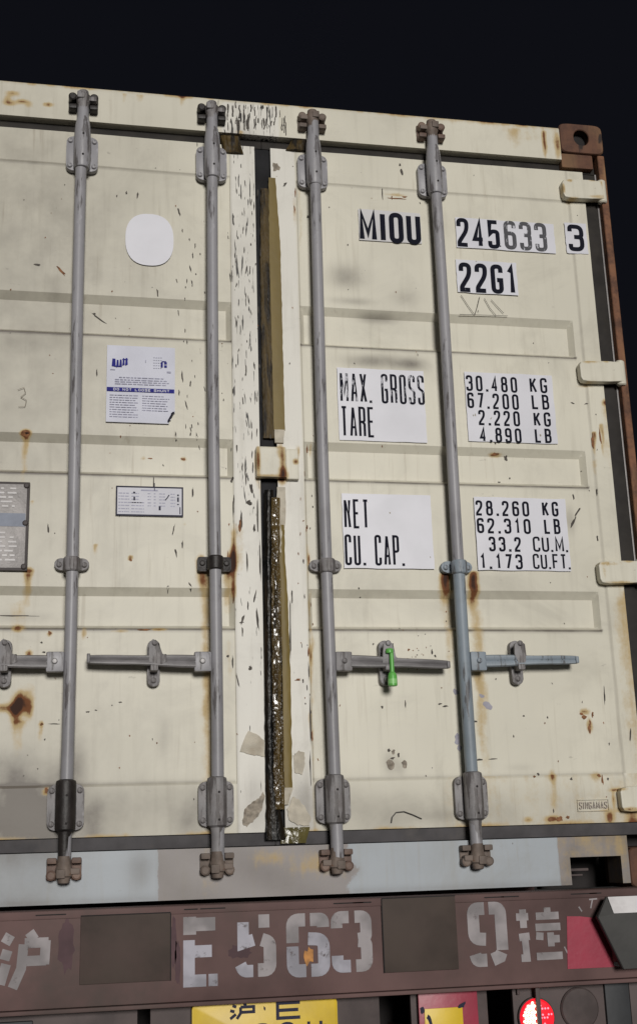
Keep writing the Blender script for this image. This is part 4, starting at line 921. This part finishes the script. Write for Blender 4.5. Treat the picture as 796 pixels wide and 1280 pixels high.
sten('stencil_character', 'stencil', [[(-.04,.86),(.26,.86)], [(.13,1.02),(.13,.62)], [(.45,.86),(1.02,.86)], [(.74,1.04),(.74,.84)], [(.42,.62),(1.04,.62)], [(.0,.42),(.26,.44)], [(.14,.40),(.16,-.02),(.02,-.02)], [(.42,.44),(.60,.42)], [(.70,.36),(1.0,.36)], [(.78,.5),(.78,.2)], [(.40,0),(1.04,0)]], 644, 1133, 703, 1201, .020)
sten('stencil_character', 'stencil', [[(.02,.92),(.22,.82)], [(-.02,.60),(.2,.54)], [(-.02,.02),(.10,.40)], [(.60,.99),(.72,.84)], [(.48,.76),(.44,.3,0),(.26,-.06)], [(.98,.82),(.96,.36)], [(.50,.78),(1.04,.78)], [(.56,.44),(1.0,.44)]], -4, 1159, 64, 1238, .025)
sten('repainted_character', 'stencil2', [[(0,.70),(0,0),(.60,0)], [(.14,.50),(.80,.50)], [(.68,0),(1,0)]], 229, 1146, 279, 1234, SW*.85, YB-.0018)
sten('repainted_character', 'stencil2', [[(.10,.98),(.10,.56),(.45,.62)], [(.0,.14),(.1,0,1),(.42,0)]], 293, 1144, 345, 1222, .031, YB-.0018)
sten('repainted_character', 'stencil2', [[(0,.48),(0,0,1),(.42,0)], [(.58,0),(1,0,1),(1,.60,1),(.5,.62)]], 358, 1142, 412, 1222, .033, YB-.0018)
sten('repainted_character', 'stencil2', [[(.0,.22),(0,0,1),(.44,0)]], 414, 1139, 465, 1216, .032, YB-.0018)
bm = BM(); flat(bm, blob(386, 1196, 4, 9, YB-.002, 12, .4, 3), YB-.0022); o = tobj('orange_spot', bm, 'orange', 0)
for px, py, rx, ry in ((217, 1180, 3, 24), (222, 1205, 3, 22), (83, 1180, 8, 26), (300, 1190, 12, 7)):
    bm = BM(); flat(bm, blob(px, py, rx, ry, YB-.0009, 26, .2, 5), YB-.0009); tobj('faded_paint', bm, 'pinkish', 0)
for P in ([(736, 1125), (746, 1124)], [(740, 1125), (738, 1136)], [(723, 1134), (727, 1140)], [(705, 1184), (709, 1192)]): bm = BM(); ribbon(bm, [Vector(at(*t, YB)) for t in P], False, .004, YB-.001); tobj('paint_mark', bm, 'stencil', 0)
# right-hand reflector patch and white sliver
bm = BM(); P = [at(*t, YB) for t in ((708, 1146), (724, 1146), (752, 1149), (775, 1209), (709, 1212))]; prism(bm, P, YB-.002, YB+.001); tobj('magenta_panel', bm, 'magenta', 0)
bm = BM(); P = [at(*t, YB) for t in ((765, 1186), (776, 1186), (778, 1209), (767, 1208))]; prism(bm, P, YB-.0035, YB-.0005); tobj('white_reflector', bm, 'pwhite', 0)
# angular guide bracket in front of the beam's right end
yf, yb = -.150, -.132
A = at(757, 1122, yb); Bp = at(767, 1143, yf); Cc = at(747, 1147, yf); Dd = at(779, 1212, yf)
XR = 1.30
bm = BM(); V = lambda x, y, z: bm.verts.new((x, y, z))
a0, a1 = V(A[0], yb, A[1]), V(XR, yb, A[1]); b0, b1 = V(Bp[0], yf, Bp[1]), V(XR, yf, Bp[1]); cc = V(Cc[0], yf, Cc[1]); d0, d1 = V(Dd[0], yf, Dd[1]), V(XR, yf, Dd[1])
cb = V(Cc[0], yb, Cc[1]); db, d1b = V(Dd[0], yb, Dd[1]), V(XR, yb, Dd[1])
bm.faces.new((b0, b1, d1, d0)); bm.faces.new((b0, d0, cc)); bm.faces.new((a0, b0, cc)); bm.faces.new((a0, cc, cb)); bm.faces.new((cc, d0, db, cb)); bm.faces.new((d0, d1, d1b, db)); bm.faces.new((a0, cb, db, d1b, a1)); bm.faces.new((b1, a1, d1b, d1)); bm.faces.new((a0, a1, b1, b0))
gb = tobj('guide_bracket', bm, 'boxdark', 0)
bm = BM(); box(bm, .93, 1.22, -.1315, -.09, -.19, -.05, .003); tobj('bracket_arm', bm, 'beam')
bm = BM(); e = .0015; bm.faces.new([bm.verts.new(t) for t in ((A[0]+.004, yb-.004, A[1]+e-.001), (XR-.001, yb-.004, A[1]+e-.001), (XR-.001, yf-.001, Bp[1]+e), (Bp[0], yf-.001, Bp[1]+e))]); tobj('bracket_top_plate', bm, 'pwhite', 0)
bm = BM(); tube(bm, [(Cc[0]-.001, yf-.001, Cc[1]), (Dd[0]-.001, yf-.002, Dd[1])], .0022, 6); tube(bm, [(A[0]-.001, yb-.002, A[1]), (Cc[0]-.001, yf-.001, Cc[1])], .0022, 6); tobj('bracket_edge', bm, 'dark', 0)
# under the beam
YL = -.055
def seg(l, r, name='lower_plate', mat='lowplate', y=YL, zt=-.236, zb=-.60):
    x0, _ = at(l, 1255, y); x1, _ = at(r, 1255, y); bm = BM(); box(bm, x0, x1, y, y+.02, zb, zt, .002); return tobj(name, bm, mat)
seg(-190, 172); seg(188, 474); seg(513, 609); seg(641, 757); seg(788, 960); seg(757.5, 787.5, 'slate_plate', 'slate', YL-.012)
bm = BM(); x0, _ = at(-50, 1255, YL); x1, _ = at(42, 1255, YL); box(bm, x0, x1, YL-.02, YL, -.40, -.265, .004); tobj('step_plate', bm, 'slate')
bm = BM(); box(bm, -1.2, 1.2, .25, .27, -.7, -.02); tobj('chassis_crossmember', bm, 'dark')
for sx in (-1, 1):
    bm = BM(); P_ = [(.36, -.38), (.50, -.38), (.50, -.36), (.44, -.36), (.44, -.05), (.50, -.05), (.50, -.03), (.36, -.03), (.36, -.05), (.42, -.05), (.42, -.36), (.36, -.36)]; prism(bm, [(sx*a, b) for a, b in P_], .16, 7.5); tobj('chassis_rail', bm, 'beam')
for y in (1.2, 2.6, 4.0, 5.6): bm = BM(); box(bm, -1.2, 1.2, y, y+.12, -.10, -.005, .004); tobj('cross_beam', bm, 'beam')
bm = BM(); box(bm, -1.22, 1.22, .02, .14, -.10, -.003, .004); tobj('rear_bolster', bm, 'beam')
# licence plate
YPp = YL-.03
x0, z1 = at(240, 1256, YPp); x1, z1b = at(421, 1248, YPp); z1 = (z1+z1b)/2; z1 = min(z1, -.236); z0 = z1-.22
bm = BM(); prism(bm, rrect((x0+x1)/2, (z0+z1)/2, x1-x0, z1-z0, .012), YPp, YPp+.02, .002); lp = tobj('licence_plate', bm, 'yplate')
def tk(bm, strokes, l, t, r, b, sw, y):
    st_px(bm, strokes, l, t, r, b, sw, y)
bm = BM(); yy = YPp-.0012
tk(bm, [[(.10,.98),(.26,.86)], [(.0,.62),(.18,.52)], [(.0,.02),(.24,.34)], [(.60,1.12),(.66,.92)], [(.44,.84),(.44,.4),(.28,.0)], [(.44,.84),(1,.84),(1,.46),(.44,.46)]], 286, 1255, 319, 1276, .0075, yy)
tk(bm, [[(.4,.6),(.6,.6)], [(.6,.3),(.9,.3)]], 326, 1257, 334, 1265, .008, yy)
tk(bm, [[(1,1),(0,1),(0,0),(1,0)], [(0,.52),(.92,.52)]], 345, 1252, 377, 1275, .0085, yy)
x5, zt5 = at(256, 1284, yy); x6, _ = at(370, 1284, yy); text(bm, '5639', x5, x6, zt5-.115, zt5, .015, yy, .35)
tk(bm, [[(.0,.85),(.34,.85)], [(.17,1),(.17,.0),(.02,.04)], [(.0,.36),(.36,.5)], [(.5,.85),(1,.85)], [(.75,1),(.75,.55)], [(.42,.58),(1.05,.58)], [(.5,.32),(1,.32)], [(.75,.5),(.75,0)], [(.42,0),(1.05,0)]], 380, 1275, 410, 1322, .008, yy)
for v in bm.verts: v.co.z += Z0
obj('plate_lettering', bm, 'inkdark', TR, smooth=0)
# magenta and yellow reflector board
x0, z1 = at(522, 1243, YL-.02); x1, _ = at(596, 1243, YL-.02); bm = BM(); box(bm, x0, x1, YL-.022, YL-.012, -.46, z1, .003); rb = tobj('reflector_board', bm, 'magenta')
x0, z1 = at(530, 1262, YL-.024); x1, _ = at(578, 1262, YL-.024); bm = BM(); box(bm, x0, x1, YL-.025, YL-.021, -.45, z1, .002); tobj('yellow_insert', bm, 'yplate')
bm = BM(); flat(bm, blob(528, 1264, 2.5, 3.5, YL-.0255, 10, .3, 2), YL-.0257); tobj('board_mark', bm, 'inkdark', 0); bm = BM(); flat(bm, blob(537, 1276, 2.2, 5, YL-.0255, 10, .3, 4, .4), YL-.0257); tobj('board_mark', bm, 'inkdark', 0); bm = BM(); flat(bm, blob(577, 1258, 5, 2.5, YL-.0255, 10, .4, 4, .4), YL-.0257); tobj('board_mark', bm, 'inkdark', 0)
# lamps
def disc(bm, x, z, r, y0, y1, n=32): lathe(bm, [(r*.96, y1), (r, y1-.003), (r, y0)] if False else [(r, y1), (r, y0+.003), (r*.95, y0)], 'y', (x, 0, z), n)
for (px, py, lit) in ((672, 1273, 1), (-78, 1302, 1)):
    x, z = at(px, py, YL-.02); r = .049
    bm = BM(); lathe(bm, [(r+.004, YL), (r+.004, YL-.012), (r+.001, YL-.014), (r+.001, YL-.004)], 'y', (x, 0, z), 32); tobj('lamp_housing', bm, 'lowplate')
    bm = BM(); lathe(bm, [(r, YL-.003), (r, YL-.017), (r*.9, YL-.022), (r*.5, YL-.025), (.002, YL-.026)], 'y', (x, 0, z), 32); tobj('tail_light', bm, 'redglow')
    for nm, mt, side, pr in (('led_cluster', 'led', -1, .95), ('red_led_cluster', 'ledred', 1, .55)):
        bm = BM(); r_ = random.Random(3)
        for i in range(-6, 7):
            for j in range(-6, 7):
                u, v = i*.0088+(.0044 if j % 2 else 0), j*.0078
                if math.hypot(u, v) > r*.86 or u*side < .006 or r_.random() > pr: continue
                q = .0040 if side < 0 else .0030
                yy2 = YL-.0265+ .006*(math.hypot(u, v)/r)**2; lathe(bm, [(q, yy2+.004), (q*.9, yy2-.001), (q*.4, yy2-.003)], 'y', (x+u, 0, z+v), 8)
        tobj(nm, bm, mt)['kind'] = 'stuff'
    bm = BM(); box(bm, x-.0065, x+.0065, YL-.036, YL-.026, z-r-.03, z+r+.05, .002); box(bm, x-.052, x-.043, YL-.012, YL-.001, z+r+.012, z+r+.05, .002); tobj('lamp_guard', bm, 'lowplate')
x, z = at(727, 1262, YL-.02); bm = BM(); lathe(bm, [(.056, YL), (.056, YL-.006), (.052, YL-.010), (.03, YL-.013), (.002, YL-.014)], 'y', (x, 0, z), 32); tobj('round_lamp', bm, 'lampbody')
# wheels and axles under the trailer, and the mudguards
for y in (.9, 2.2, 3.5):
    bm = BM(); lathe(bm, [(.06, -1.0), (.06, 1.0)], 'x', (0, y, -Z0+.5), 14); tobj('axle', bm, 'dark')
    for x in (-1.10, -.78, .78, 1.10):
        bm = BM(); lathe(bm, [(.29, -.12), (.40, -.13), (.485, -.11), (.50, -.06), (.50, .06), (.485, .11), (.40, .13), (.29, .12)], 'x', (x, y, -Z0+.5), 36); ty = tobj('tyre', bm, 'tyre')
        bm = BM(); lathe(bm, [(.04, -.02), (.10, -.02), (.14, -.05), (.24, -.05), (.29, -.11), (.29, .11), (.24, .05), (.04, .05)], 'x', (x, y, -Z0+.5), 28); tobj('wheel_rim', bm, 'lowplate')
for sx in (-1, 1):
    bm = BM(); box(bm, *sorted((sx*.66, sx*1.20)), .20, .215, -1.15, -.42, .003); tobj('mud_flap', bm, 'tyre')
for sx in (-1, 1):      # landing legs hold the front end
    bm = BM(); box(bm, *sorted((sx*.55, sx*.67)), 6.6, 6.72, -Z0+.02, -.38, .005); box(bm, *sorted((sx*.50, sx*.72)), 6.55, 6.77, -Z0, -Z0+.02); tobj('landing_leg', bm, 'lowplate')
